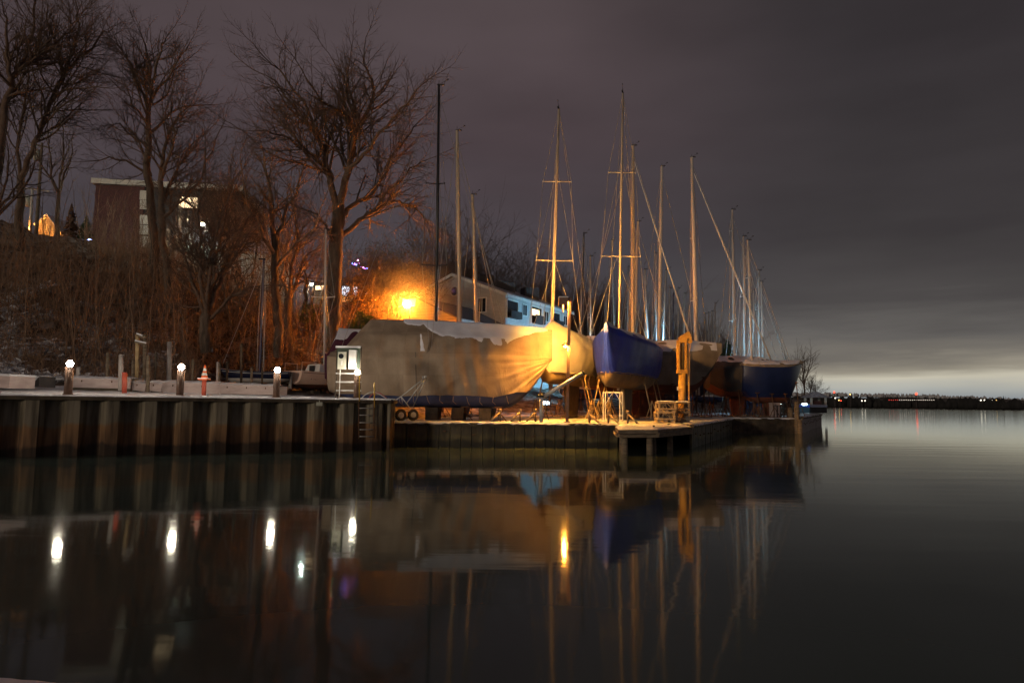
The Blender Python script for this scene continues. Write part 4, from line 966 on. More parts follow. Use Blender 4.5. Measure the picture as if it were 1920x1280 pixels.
row_boat('sailboat whose shorter mast stands close right of the pair of tall amber masts', 1290, 1150, 56, 3, 2.5, 4.4, 5.2, M['greywrap'], hullm=M['darkwrap'], botm=M['antifoul_blue'], full=.4,
         mast=dict(top=(1196, 415), base=(1190, 610), Y=55, w=.22, mtl=M['mastgold'], spr=((520, .4),), foreto=(1258, 640, 55)))
bb, bhh = row_boat('far sailboat with a shiny navy blue hull and raked bow at the right', 1503, 1385, 50.2, 3.0, 2.1, 4.75, 5.2, M['greywrap'], hullm=M['navy'], botm=M['antifoul_red'], hemf=.04, rake=.3, full=.5, edge=lambda u: .42, zsplit=2.5,
         mast=dict(top=(1402, 450), base=(1409, 655), Y=50.5, w=.17, spr=((520, .6),), foreto=(1484, 682, 50.2)))
row_boat('sailboat with a grey mast and dark green forestay near the right end', 1462, 1340, 55, 3.1, 2.5, 4.4, 5.3, M['darkwrap'], hullm=M['darkwrap'], botm=M['antifoul_blue'], full=.45,
         mast=dict(top=(1373, 393), base=(1377, 655), Y=54, w=.2, spr=((432, .4), (600, .8)), foreto=(1462, 690, 55), wr=.016))
row_boat('sailboat with a pale slim mast left of the navy hulled one', 1480, 1365, 59, 3, 2.5, 4.3, 5.0, M['darkwrap'], hullm=M['darkwrap'], botm=M['antifoul_blue'],
         mast=dict(top=(1394, 443), base=(1397, 660), Y=58, w=.2, spr=((555, .7),), foreto=(1478, 690, 58)))
row_boat('rearmost of the right hand sailboats with paired short masts', 1490, 1395, 64, 3, 2.5, 4.3, 4.9, M['darkwrap'], hullm=M['darkwrap'], botm=M['antifoul_blue'],
         mast=dict(top=(1423, 507), base=(1423, 668), Y=63, w=.2, spr=((580, .7),), foreto=(1484, 700, 64)))
row_boat('sailboat with the shortest mast at the right end of the yard', 1486, 1400, 68, 3, 2.4, 4.1, 4.8, M['darkwrap'], hullm=M['darkwrap'], botm=M['antifoul_red'],
         mast=dict(top=(1427, 528), base=(1431, 678), Y=67, w=.18, spr=((600, .7),)))
# --- boats hidden behind the tan one, their masts show
row_boat('sailboat whose tall amber lit mast stands right of the black mast', 940, 800, 38.5, 2.6, 2.2, 3.6, 4.4, M['tan2'], hullm=M['gelcoat'], botm=M['antifoul_blue'], stands=2,
         mast=dict(top=(857, 245), base=(862, 606), Y=38.5, w=.22, mtl=M['mastgold'], spr=(), foreto=(944, 625, 38.5)))
row_boat('sailboat whose shorter amber lit mast stands before the grey house gable', 990, 850, 42, 2.6, 2.2, 3.6, 4.4, M['tan2'], hullm=M['gelcoat'], botm=M['antifoul_blue'], stands=2,
         mast=dict(top=(886, 365), base=(894, 612), Y=42, w=.18, mtl=M['mastgold'], spr=((527, .8),), foreto=(932, 618, 42)))
rear = [(1095, 437, 1090, 620, 56, .12, 'blackmast', ((535, .4), (612, .6)), 'sailboat with a thin black mast right of the grey house'),
        (1107, 480, 1107, 625, 60, .12, 'mastgold', ((594, 1.0),), 'sailboat with a thin amber mast beside the thin black one'),
        (1147, 450, 1152, 625, 70, .14, 'mast', ((554, .8),), 'sailboat with a thin grey mast seen left of the tallest mast'),
        (1137, 545, 1136, 625, 75, .14, 'alu', ((554, .5),), 'sailboat with a short bluish mast seen left of the tallest mast'),
        (1178, 500, 1176, 625, 72, .12, 'alu', ((576, .6),), 'sailboat with a bluish mast between the two tall amber masts'),
        (1209, 505, 1215, 640, 64, .2, 'alu', (), 'sailboat with a leaning pale mast left of the stout grey mast'),
        (1229, 475, 1231, 640, 66, .13, 'alu', (), 'sailboat with a pencil thin mast left of the stout grey mast'),
        (1249, 507, 1244, 640, 62, .2, 'alu', (), 'sailboat with a bluish mast just right of the stout grey mast'),
        (1256, 540, 1255, 640, 74, .14, 'alu', (), 'sailboat with a short thin mast, second right of the stout grey mast'),
        (1263, 550, 1262, 640, 78, .14, 'bluemast', (), 'sailboat with a short navy mast, third right of the stout grey mast'),
        (1272, 540, 1271, 640, 80, .14, 'alu', (), 'sailboat with a short thin mast, fourth right of the stout grey mast'),
        (1283, 550, 1283, 640, 76, .15, 'alu', (), 'sailboat with a short thin mast, last before the thick twin track mast'),
        (1323, 588, 1323, 655, 96, .16, 'mast', (), 'distant sailboat with a tiny mast, first right of the thick twin track mast'),
        (1329, 586, 1329, 655, 100, .16, 'mast', (), 'distant sailboat with a tiny mast, second right of the thick twin track mast'),
        (1335, 583, 1334, 655, 104, .16, 'mast', (), 'distant sailboat with a tiny mast, third right of the thick twin track mast'),
        (1341, 568, 1340, 655, 98, .16, 'mast', ((590, .6),), 'distant sailboat with a tiny mast, fourth right of the thick twin track mast'),
        (1413, 545, 1413, 672, 74, .16, 'alu', (), 'distant sailboat with a thin mast between the paired masts at the right end')]
for k, (a, b, c, d, Y, w, mm_, sp_, lab) in enumerate(rear):
    row_boat(lab, c+1900/Y, c-2300/Y, Y+(k % 3)*.3, 2.8, 2.3, 3.8, 4.5, M['darkwrap'] if k % 2 else M['greywrap'], hullm=M['gelcoat'] if k % 3 == 0 else M['darkwrap'], botm=M['antifoul_blue'], stands=1, group='small masts of the rear rows',
             zbase=LZ, mast=dict(top=(a, b), base=(c, d), Y=Y, w=w, mtl=M[mm_], spr=sp_, fore=k % 2 == 0))
# --- white sailboat with swim ladder and blue daysailer at the foot of the bluff
def open_boat(label, bow, stern, B, zk, zg, zbase, hullm, botm, group, mast, cabin=True, text=None, zs=None):
    bow, stern = Vector((*bow, 0)), Vector((*stern, 0)); d = bow-stern; L = d.length; rz = math.atan2(d.y, d.x)
    t = thing('sailboat', label, 'sailboat', (stern.x, stern.y, zbase), rz, group)
    h = Hull(L, B, zk-zbase, zg-zbase, stern=.86, full=.5, rake=.2, sheer=.15)
    hull_mesh(h, zsplit=(zs or zk+.25)-zbase, nt=36, nq=14).build('hull', [hullm, botm], t)
    m = MB(); rows = [[(L*i/20, -h.hb(i/20)+.02, h.gun(i/20)-.02), (L*i/20, 0, h.gun(i/20)+.03), (L*i/20, h.hb(i/20)-.02, h.gun(i/20)-.02)] for i in range(21)]; m.grid(rows); m.build('deck', M['roofsnow'], t)
    g = zg-zbase
    if cabin:
        m = MB(); c = [(L*.22, B*.34, g), (L*.66, B*.20, g+.05)]
        top = .48
        v = [(L*.22, -B*.34, g-.03), (L*.22, B*.34, g-.03), (L*.68, B*.2, g), (L*.68, -B*.2, g), (L*.25, -B*.27, g+top), (L*.25, B*.27, g+top), (L*.56, B*.17, g+top*.75), (L*.56, -B*.17, g+top*.75)]
        m.add(v, [(0, 3, 2, 1), (4, 5, 6, 7), (0, 1, 5, 4), (1, 2, 6, 5), (2, 3, 7, 6), (3, 0, 4, 7)]); cb = m.build('cabin', M['gelcoat'], t)
        m = MB(); m.box((L*.225, 0, g+.2), (.02, .26, .2)); m.build('companionway', M['black'], cb)
        for sg in (-1, 1):
            m = MB(); m.box((L*.40, sg*B*.262, g+.24), (.34, .03, .075), rz=sg*-.09); m.build('cabin_window', M['glass'], cb)
        for sg in (-1, 1):
            m = MB(); m.tube([(.05, sg*B*.38, g), (.05, sg*B*.38, g+.5), (L*.16, sg*B*.42, g+.5), (L*.16, sg*B*.42, g)], .014, 5); m.build('pulpit_rail', M['white_metal'], t)
    m = MB()
    rr_ = -.0
    for y in (-.16, .12): m.tube([(-.04, y, g-.02), (-.10, y, g-.1), (-.12, y, g-.95)], .018, 6)
    for k in range(4): m.tube([(-.1, -.16, g-.22-.22*k), (-.1, .12, g-.22-.22*k)], .015, 5)
    if cabin: m.build('swim_ladder', M['white_metal'], t)
    m = MB(); m.prism([(L*.4, -.12, zk-zbase+.1), (L*.62, -.12, zk-zbase+.1), (L*.58, -.12, .05), (L*.44, -.12, .05)], (0, .24, 0)); m.build('keel', botm, t)
    m = MB(); m.tube([(.02, 0, zk-zbase+.4), (-.02, 0, .35)], [.07, .05], 6); m.build('rudder', botm, t)
    for x in (L*.2, L*.75):
        for sg in (-1, 1): m = MB(); m.box((x, sg*B*.25, .2), (.2, .2, .2)); m.build('support_block', M['darktimber'], t)
    m = MB()   # bow stripe
    for sg in (-1, 1):
        pts = []
        for i in range(24):
            u = .02+.94*i/23; x, y, z = h.pt(u, h.qz(u, h.gun(u)-.10)); pts.append((x, sg*(y+.006), z))
        m.tube(pts, .012, 4, False)
    m.build('stripe', M['burgundy'] if cabin else M['white_metal'], t)
    if text:
        cu = bpy.data.curves.new('name_lettering', 'FONT'); cu.body = text; cu.size = .30; cu.extrude = .003; cu.shear = .25
        ob = bpy.data.objects.new('name_tmp', cu); C.objects.link(ob); dg = bpy.context.evaluated_depsgraph_get(); me = bpy.data.meshes.new_from_object(ob.evaluated_get(dg)); bpy.data.objects.remove(ob)
        o = bpy.data.objects.new('name_lettering', me); C.objects.link(o); me.materials.clear(); me.materials.append(M['burgundy'])
        x, y, z = h.pt(.10, h.qz(.10, g-.42)); o.parent = t; o.location = (x, -y-.035, z); o.rotation_euler = (R(80), 0, R(-4))
    if mast: add_mast(t, h, **mast)
    return t
open_boat('small white and peach sailboat with a swim ladder and a handwritten name on its side', (X(700, 41.2), 41.0), (X(548, 37.2), 37.2), 2.4, 2.5, 3.42, 2.02, M['peach'], M['antifoul_red'], 'uncovered sailboats below the bluff',
          dict(top=(611, 430), base=(608, 680), Y=38.6, w=.13, mtl=M['mast'], spr=((558, .65),), sl='x', fore=False, back=False, wr=.008), text='Plan B')
open_boat('low dark blue sailboat with snow on its deck behind the timber posts', (X(412, 36.2), 36.2), (X(545, 37.0), 37.0), 2.0, 2.75, 3.35, 2.2, M['navy_dark'], M['gelcoat'], 'uncovered sailboats below the bluff',
          dict(top=(495, 487), base=(487, 690), Y=36.6, w=.12, mtl=M['bluemast'], spr=(), foreto=(418, 682, 36.3), back=False, wr=.012), cabin=False)
# ------------------------------------------------------------------ buildings
def wall_frame(A, B):
    A, B = Vector((A[0], A[1], 0)), Vector((B[0], B[1], 0)); d = (B-A); L = d.length; d.normalize(); return A, d, L, Vector((d.y, -d.x, 0))
def wall_pane(t, A, d, n, u0, u1, z0, z1, glassm, frame=M['white_metal'], fw=.09, name='window', proud=.04, mull=1):
    m = MB(); q = math.atan2(d.y, d.x); c = lambda u, z, o: A + d*u + n*o + Vector((0, 0, z))
    um, zm = (u0+u1)/2, (z0+z1)/2
    for (a, b, w, h_) in ((um, z0-fw/2, (u1-u0)/2+fw, fw/2), (um, z1+fw/2, (u1-u0)/2+fw, fw/2)):
        p = c(a, b, proud); m.box(p, (w, .04, h_), q)
    for a in (u0-fw/2, u1+fw/2): p = c(a, zm, proud); m.box(p, (fw/2, .04, (z1-z0)/2), q)
    for k in range(mull):
        p = c(u0+(u1-u0)*(k+1)/(mull+1), zm, proud-.01); m.box(p, (.03, .035, (z1-z0)/2), q)
    o = m.build(name, frame, t, True)
    m = MB(); p = c(um, zm, .015); m.box(p, ((u1-u0)/2, .015, (z1-z0)/2), q); o2 = m.build('pane', glassm, o, True); return o
# grey house
HC = P(947, 600, 60.0); HC.z = 0
HB = Vector((P(1068, 600, 71.5).x, 71.5, 0)); dS = (HB-HC).normalized(); nS = Vector((dS.y, -dS.x, 0)); dG = Vector((-nS.x, -nS.y, 0))
ze = onwall(950, 553, HC, dS)[1]; zb = 3.0; Wd = 11.2
apz = onwall(855, 517, HC, dG)[1]; 
t = thing('grey_house', 'long two storey grey house with a round gable window and blue lit balconies', 'house', (HC.x, HC.y, zb))
m = MB(); a = HC; b = HC + dG*Wd
LS = (HB-HC).length
far = [HC + dS*LS, HC + dS*LS + dG*Wd]
m.add([(a.x, a.y, zb), (b.x, b.y, zb), (b.x, b.y, ze), ((a+b).x/2, (a+b).y/2, apz), (a.x, a.y, ze)], [(0, 1, 2, 3, 4)])
m.add([(far[0].x, far[0].y, zb), (far[1].x, far[1].y, zb), (far[1].x, far[1].y, ze), ((far[0]+far[1]).x/2, (far[0]+far[1]).y/2, apz), (far[0].x, far[0].y, ze)], [(0, 1, 2, 3, 4)])
m.add([(a.x, a.y, zb), (far[0].x, far[0].y, zb), (far[0].x, far[0].y, ze), (a.x, a.y, ze)], [(0, 1, 2, 3)])
m.add([(b.x, b.y, zb), (far[1].x, far[1].y, zb), (far[1].x, far[1].y, ze), (b.x, b.y, ze)], [(0, 1, 2, 3)])
m.build('wall', M['siding'], t, True)
m = MB(); mid = (a+b)/2; sl = (apz-ze)/(Wd/2)
for sg, e in ((0, a), (1, b)):
    out = (e-mid).normalized(); ov = .35
    p0 = mid - dS*.35 + Vector((0, 0, apz+.10)); p1 = e + out*ov - dS*.35 + Vector((0, 0, ze-sl*ov+.10)); q0 = p0 + dS*(LS+.7); q1 = p1 + dS*(LS+.7)
    m.add([p0, p1, q1, q0, p0+Vector((0, 0, .14)), p1+Vector((0, 0, .14)), q1+Vector((0, 0, .14)), q0+Vector((0, 0, .14))], [(0, 1, 2, 3), (4, 7, 6, 5), (0, 4, 5, 1), (1, 5, 6, 2), (2, 6, 7, 3), (3, 7, 4, 0)])
m.build('roof', M['snowroof'], t, True)
m = MB()
for e in (a, b):
    out = (e-mid).normalized(); m.bar(mid - dS*.38 + Vector((0, 0, apz+.06)), e + out*.36 - dS*.38 + Vector((0, 0, ze-sl*.36+.06)), .06, .24)
m.bar(a - dG*.38 - dS*.3 + Vector((0, 0, ze-.12)), far[0] - dG*.38 + dS*.3 + Vector((0, 0, ze-.12)), .06, .22)
m.build('fascia', M['white_metal'], t, True)
cu, cz = onwall(853, 546, HC, dG)
m = MB(); cpt = HC + dG*cu + Vector((0, 0, cz)); nG = -dS
ring = [(cpt + dG*math.cos(q)*.46 + Vector((0, 0, .46*math.sin(q))) + nG*.05) for q in [i*math.pi/12 for i in range(25)]]; m.tube(ring, .07, 5, False); o = m.build('round_window', M['white_metal'], t, True)
m = MB(); m.add([tuple(cpt + dG*math.cos(i*math.pi/10)*.44 + Vector((0, 0, .44*math.sin(i*math.pi/10))) + nG*.03) for i in range(20)], [tuple(range(20))]); m.build('pane', M['glass'], o, True)
def gw(px0, py0, px1, py1, A=HC, d=dG, n=nG, **k):
    u0, z1 = onwall(px0, py0, A, d); u1, z0 = onwall(px1, py1, A, d)
    return wall_pane(t, A, d, n, min(u0, u1), max(u0, u1), z0, z1, **k)
gw(897, 560, 911, 584, glassm=M['glass'])
def sw(px0, py0, px1, py1, **k): return gw(px0, py0, px1, py1, A=HC, d=dS, n=nS, **k)
for (x0, y0, x1, y1) in ((980, 571, 987, 592), (1020, 584, 1027, 603), (1056, 592, 1063, 610), (955, 609, 963, 628), (973, 613, 989, 632)):
    sw(x0, y0, x1, y1, glassm=M['glass'], mull=1)
def balcony(x0, y0, x1, y1, ysp, lit):
    u0, z1 = onwall(x0, y0, HC, dS); u1, z0 = onwall(x1, y1, HC, dS); zm = onwall((x0+x1)/2, ysp, HC, dS)[1]
    q = math.atan2(dS.y, dS.x); m = MB(); um = (u0+u1)/2; p = HC + dS*um + nS*.012 + Vector((0, 0, (z0+z1)/2)); m.box(p, ((u1-u0)/2, .012, (z1-z0)/2), q)
    o = m.build('balcony', M['glass'], t, True)
    m = MB()
    for u in (u0-.06, u1+.06): p = HC + dS*u + nS*.05 + Vector((0, 0, (z0+z1)/2)); m.box(p, (.06, .05, (z1-z0)/2+.06), q)
    p = HC + dS*um + nS*.05 + Vector((0, 0, z1+.06)); m.box(p, ((u1-u0)/2, .05, .06), q)
    m.build('frame', M['white_metal'], o, True)
    m = MB(); p = HC + dS*um + nS*.5 + Vector((0, 0, (z0+zm)/2)); m.box(p, ((u1-u0)/2, .03, (zm-z0)/2), q); p = HC + dS*um + nS*.27 + Vector((0, 0, z0+.03)); m.box(p, ((u1-u0)/2, .22, .05), q)
    m.build('railing_panel', M['darkwall'], o, True)
    if lit:
        m = MB(); p = HC + dS*(um-.1) + nS*.035 + Vector((0, 0, (zm+z1)/2-.1)); m.box(p, ((u1-u0)*.36, .01, (z1-zm)*.36), q); m.build('lit_door', M['winlit'], o, True)
balcony(950, 562, 970, 599, 584, 0); balcony(996, 574, 1014, 609, 592, 1); balcony(1037, 586, 1049, 617, 602, 0)
m = MB()
for px, py in ((925, 536), (945, 544), (905, 528), (990, 551)):
    p = P(px, py, 67); m.box((p.x, p.y, p.z), (.9, .5, .75), .4)
for k, (px, py, w_) in enumerate(((944, 541, 1.0), (908, 527, .8), (993, 552, .75))):
    p = P(px, py, 67+k); m = MB(); m.box((p.x, p.y, p.z-.1), (w_, .6, .7), .5); [m.box((p.x+dx, p.y, p.z-.9), (.05, .05, .4)) for dx in (-w_*.7, w_*.7)]; m.build('roof_unit', M['darkwall'], t, True)
# garage lit by the sodium lamp
GC = P(856, 600, 50); GC.z = 0; dgS = dS; dgG = dG; Wg = 7.6; Lg = 7.5
gz = onwall(856, 597, GC, dgG)[1]; ga = gz + 1.75; gb = 3.6
t = thing('garage', 'low tan sided garage glowing orange beside the sodium lamp', 'garage', (GC.x, GC.y, gb))
m = MB(); a = GC; b = GC + dgG*Wg; fr = [a + dgS*Lg, b + dgS*Lg]
m.add([(a.x, a.y, gb), (b.x, b.y, gb), (b.x, b.y, gz), ((a+b).x/2, (a+b).y/2, ga), (a.x, a.y, gz)], [(0, 1, 2, 3, 4)])
m.build('gable_wall', M['siding_tan'], t, True)
m = MB(); m.add([(a.x, a.y, gb), (fr[0].x, fr[0].y, gb), (fr[0].x, fr[0].y, gz), (a.x, a.y, gz)], [(0, 1, 2, 3)]); m.add([(b.x, b.y, gb), (fr[1].x, fr[1].y, gb), (fr[1].x, fr[1].y, gz), (b.x, b.y, gz)], [(0, 1, 2, 3)]); m.build('side_wall', M['siding'], t, True)
m = MB(); mid = (a+b)/2; sl = (ga-gz)/(Wg/2)
for e in (a, b):
    out = (e-mid).normalized(); ov = .3
    p0 = mid - dgS*.3 + Vector((0, 0, ga+.08)); p1 = e + out*ov - dgS*.3 + Vector((0, 0, gz-sl*ov+.08)); q0 = p0 + dgS*(Lg+.3); q1 = p1 + dgS*(Lg+.3)
    m.add([p0, p1, q1, q0, p0+Vector((0, 0, .1)), p1+Vector((0, 0, .1)), q1+Vector((0, 0, .1)), q0+Vector((0, 0, .1))], [(0, 1, 2, 3), (4, 7, 6, 5), (0, 4, 5, 1), (1, 5, 6, 2), (2, 6, 7, 3), (3, 7, 4, 0)])
m.build('roof', M['shingle'], t, True)
m = MB(); m.bar(a - dgG*.33 - dgS*.3 + Vector((0, 0, gz-.1)), fr[0] - dgG*.33 + Vector((0, 0, gz-.1)), .05, .18); m.build('eaves_board', M['white_metal'], t, True)
m = MB(); p = GC + dgG*.9 + dgS*1.6; m.tube([(p.x, p.y, gz), (p.x, p.y, gz+1.15)], .16, 8); m.lathe((p.x, p.y, gz+1.15), [(.22, 0), (.22, .08), (.1, .15)], 8); m.build('flue', M['rust'], t, True)
# sodium lamp on the garage gable
lp = P(763, 570, 45.8)
t = thing('sodium_lamp', 'blazing orange sodium lamp on a pole between the tan covered boat and the garage', 'lamp', tuple(lp))
m = MB(); m.tube([(lp.x+.1, lp.y+.6, 2.0), (lp.x+.1, lp.y+.6, lp.z+.2), lp + Vector((0, .3, .4)), lp + Vector((0, 0, .3))], .045, 6); m.build('pole', M['darkwall'], t, True)
m = MB(); m.lathe(lp + Vector((0, 0, .1)), [(.10, .12), (.09, .18), (.04, .26)], 12); m.build('hood', M['darkwall'], t, True)
m = MB(); m.ball(lp, .25, 12); m.build('globe', M['sodium'], t, True)
m = MB(); m.box(lp + Vector((.06, .34, .17)), (.46, .02, .28)); m.build('light_block_plate', M['darkwall'], t, True)  # plate added to keep the orange light off the house gable
# brick building
t = thing('brick_building', 'dark flat roofed brick building with a pale snowy cornice on top of the bluff', 'building', tuple(P(175, 470, 62)))
BA, BB = P(176, 400, 62), P(450, 400, 63.7); A_, d_, L_, n_ = wall_frame((BA.x, BA.y), (BB.x, BB.y)); zt = onwall(176, 345, A_, d_)[1]; z0 = 12
c = A_ + d_*L_/2 - n_*5; q = math.atan2(d_.y, d_.x)
m = MB(); us = onwall(268, 400, A_, d_)[0]
m.box(A_ + d_*us/2 - n_*5 + Vector((0, 0, (zt+z0)/2)), (us/2, 5, (zt-z0)/2), q); m.build('brick_wing', M['brick'], t, True)
m = MB(); m.box(A_ + d_*(us+L_)/2 - n_*5.1 + Vector((0, 0, (zt+z0)/2)), ((L_-us)/2, 5, (zt-z0)/2), q); m.build('dark_wing', M['darkwall'], t, True)
m = MB(); m.box(A_ + d_*L_/2 - n_*4.9 + Vector((0, 0, zt+.22)), (L_/2+.25, 5.3, .24), q); m.build('cornice', M['trim'], t, True)
def bw(px0, py0, px1, py1, g, **k):
    u0, z1 = onwall(px0, py0, A_, d_); u1, z0_ = onwall(px1, py1, A_, d_); return wall_pane(t, A_, d_, n_, u0, u1, z0_, z1, g, **k)
bw(336, 369, 370, 391, M['winlit'], frame=M['darkwall'], proud=.06, mull=2)
for y0 in (359, 377, 405, 424): bw(265, y0, 277, y0+14, M['trim'], frame=M['trim'], mull=0)
bw(265, 445, 277, 462, M['trim'], frame=M['trim'], mull=0)
# pale house behind the fan shaped tree
t = thing('pale_house', 'pale sided house lit by the white street lamp behind the trees', 'house', tuple(P(420, 540, 64)))
A_, d_, L_, n_ = wall_frame((P(350, 500, 60).x, 60), (P(545, 500, 66).x, 66)); q = math.atan2(d_.y, d_.x); zt = onwall(400, 462, A_, d_)[1]; z0 = 9
m = MB(); m.box(A_ + d_*L_/2 - n_*3 + Vector((0, 0, (zt+z0)/2)), (L_/2, 3, (zt-z0)/2), q); m.build('wall', M['siding_pale'], t, True)
m = MB(); c = A_ + d_*L_/2 - n_*3
for sg in (-1, 1):
    e0 = A_ - d_*.4 - n_*3 + n_*sg*3.4*1; e1 = e0 + d_*(L_+.8); r0 = A_ - d_*.4 - n_*3; r1 = r0 + d_*(L_+.8); Z = Vector((0, 0, zt)); T = Vector((0, 0, 1.9))
    m.add([e0+Z, e1+Z, r1+Z+T, r0+Z+T, e0+Z+Vector((0, 0, .15)), e1+Z+Vector((0, 0, .15)), r1+Z+T+Vector((0, 0, .15)), r0+Z+T+Vector((0, 0, .15))], [(0, 1, 2, 3), (4, 7, 6, 5), (0, 4, 5, 1), (1, 5, 6, 2), (2, 6, 7, 3), (3, 7, 4, 0)])
m.build('roof', M['snowroof'], t, True)
for x0, y0, x1, y1, g in ((476, 536, 484, 552, 'winamber'), (392, 513, 402, 530, 'glass'), (440, 500, 452, 520, 'glass'), (415, 520, 424, 540, 'glass')):
    u0, z1 = onwall(x0, y0, A_, d_); u1, z0_ = onwall(x1, y1, A_, d_); wall_pane(t, A_, d_, n_, u0, u1, z0_, z1, M[g])
# house with lit windows behind the big trunk
t = thing('lit_house', 'house with bright white and amber windows behind the thick orange lit trunk', 'house', tuple(P(670, 580, 62)))
A_, d_, L_, n_ = wall_frame((P(585, 560, 63).x, 63), (P(705, 560, 61).x, 61)); q = math.atan2(d_.y, d_.x); zt = onwall(660, 532, A_, d_)[1]; z0 = 6
m = MB(); m.box(A_ + d_*L_/2 - n_*3 + Vector((0, 0, (zt+z0)/2)), (L_/2, 3, (zt-z0)/2), q); m.build('wall', M['siding_tan'], t, True)
m = MB()
for sg in (-1, 1):
    e0 = A_ - d_*.4 - n_*3 + n_*sg*3.4; e1 = e0 + d_*(L_+.8); r0 = A_ - d_*.4 - n_*3; r1 = r0 + d_*(L_+.8); Z = Vector((0, 0, zt)); T = Vector((0, 0, 1.1))
    m.add([e0+Z, e1+Z, r1+Z+T, r0+Z+T, e0+Z+Vector((0, 0, .15)), e1+Z+Vector((0, 0, .15)), r1+Z+T+Vector((0, 0, .15)), r0+Z+T+Vector((0, 0, .15))], [(0, 1, 2, 3), (4, 7, 6, 5), (0, 4, 5, 1), (1, 5, 6, 2), (2, 6, 7, 3), (3, 7, 4, 0)])
m.build('roof', M['shingle'], t, True)
for x0, y0, x1, y1, g in ((642, 537, 656, 554, 'winwhite'), (663, 538, 671, 554, 'winwhite'), (686, 547, 692, 554, 'winwhite'), (638, 556, 668, 565, 'winamber'), (592, 536, 612, 543, 'winlit')):
    u0, z1 = onwall(x0, y0, A_, d_); u1, z0_ = onwall(x1, y1, A_, d_); wall_pane(t, A_, d_, n_, u0, u1, z0_, z1, M[g], frame=M['darkwall'], fw=.05, mull=0)
# small lit cabin left of the sodium lamp
t = thing('lit_cabin', 'small cabin with tiny white windows just left of the sodium lamp', 'cabin', tuple(P(742, 580, 60)))
A_, d_, L_, n_ = wall_frame((P(722, 560, 60).x, 60), (P(772, 560, 60).x, 60)); q = 0; zt = onwall(740, 546, A_, d_)[1]; z0 = 6
m = MB(); m.box(A_ + d_*L_/2 - n_*1.5 + Vector((0, 0, (zt+z0)/2)), (L_/2, 1.5, (zt-z0)/2), q); m.build('wall', M['darkwall'], t, True)
m = MB(); m.prism([A_ + n_*.3 + Vector((0, 0, zt)), A_ - n_*1.5 + Vector((0, 0, zt+.8)), A_ - n_*3.3 + Vector((0, 0, zt))], d_*L_); m.build('roof', M['shingle'], t, True)
for x0, y0, x1, y1, g in ((731, 551, 735, 555, 'winwhite'), (742, 551, 753, 554, 'winwhite'), (744, 556, 752, 564, 'winwhite')):
    u0, z1 = onwall(x0, y0, A_, d_); u1, z0_ = onwall(x1, y1, A_, d_); wall_pane(t, A_, d_, n_, u0, u1, z0_, z1, M[g], frame=M['darkwall'], fw=.05, mull=0)
# coloured lights string
t = thing('fairy_lights', 'sagging string of purple and blue coloured lights along a roof edge', 'lights', tuple(P(670, 495, 61)))
cols = {'purple': (.5, .15, 1), 'blue': (.15, .25, 1), 'pink': (1, .3, .8), 'green': (.2, 1, .5), 'red': (1, .15, .1)}
for k, v in cols.items(): M['fl_'+k] = emis('fairy_light_'+k, v, 14)
m = MB(); pts = [P(641, 487, 59.2), P(655, 486, 59.4), P(664, 495, 59.4), P(672, 496, 59.4), P(680, 502, 59.4), P(690, 503, 59.4)]; m.tube(pts, .015, 4, False); m.build('cable', M['black'], t, True)
for k, (px, py, c_) in enumerate(((641, 488, 'green'), (642, 481, 'red'), (660, 494, 'blue'), (665, 495, 'purple'), (668, 496, 'blue'), (671, 488, 'pink'), (672, 494, 'pink'), (677, 501, 'purple'), (681, 502, 'pink'), (684, 503, 'purple'), (688, 503, 'blue'))):
    m = MB(); m.ball(P(px, py, 59.35), .07, 6); m.build('bulb', M['fl_'+c_], t, True)
# white street lamp
def street_lamp(label, px, py, Y, zb_, r, ml, arm=.0, group=None):
    p = P(px, py, Y); t = thing('street_lamp', label, 'street lamp', (p.x, p.y+.5, zb_), 0, group)
    m = MB(); m.tube([(p.x, p.y+.5, zb_), (p.x, p.y+.5, p.z+.1), (p.x, p.y+.35, p.z+.28), (p.x, p.y, p.z+.25)], [.09, .06, .05, .04], 8); m.build('pole', M['darkwall'], t, True)
    m = MB(); m.lathe(p + Vector((0, 0, .1)), [(.2, 0), (.2, .08), (.08, .16)], 10); m.build('hood', M['darkwall'], t, True)
    m = MB(); m.ball(p, r, 10); m.build('lamp', M[ml], t, True)
    if ml == 'ledblue': m = MB(); m.lathe(p - Vector((0, 0, .34)), [(.62, 0), (.62, .02)], 16); m.build('light_block_disc', M['darkwall'], t, True)  # disc added to keep the blue light off the ground below
    return t
street_lamp('white street lamp shining between the trees below the brick building', 380, 420, 56, hz(P(380, 420, 56).x, 56), .11, 'ledwhite')
street_lamp('small white porch lamp by the lit house left of the thick trunk', 584, 533, 55, hz(P(584, 533, 55).x, 55), .055, 'ledwhite')
bl = Vector((13.5, 62, 9.5)); t = thing('yard_floodlight', 'cold blue white floodlight low among the stored boats', 'floodlight', (13.5, 62, LZ))
# gable of the orange house, poles and lights on the bluff top
t = thing('orange_house', 'snow covered house roof glowing orange at the top left of the bluff', 'house', tuple(P(92, 440, 70)))
a, b, c = P(66, 425, 70), P(90, 406, 70), P(118, 442, 70)
m = MB(); m.add([P(60, 485, 70), P(118, 485, 70), tuple(c), tuple(b), tuple(a)], [(0, 1, 2, 3, 4)]); m.build('gable_wall', M['siding_tan'], t, True)
m = MB()
for p, q in ((a, b), (b, c)):
    p, q = Vector(p), Vector(q); m.add([p+Vector((0, -.3, .1)), q+Vector((0, -.3, .1)), q+Vector((0, 7, .1)), p+Vector((0, 7, .1)), p+Vector((0, -.3, .25)), q+Vector((0, -.3, .25)), q+Vector((0, 7, .25)), p+Vector((0, 7, .25))], [(0, 1, 2, 3), (4, 7, 6, 5), (0, 4, 5, 1), (1, 5, 6, 2), (2, 6, 7, 3), (3, 7, 4, 0)])
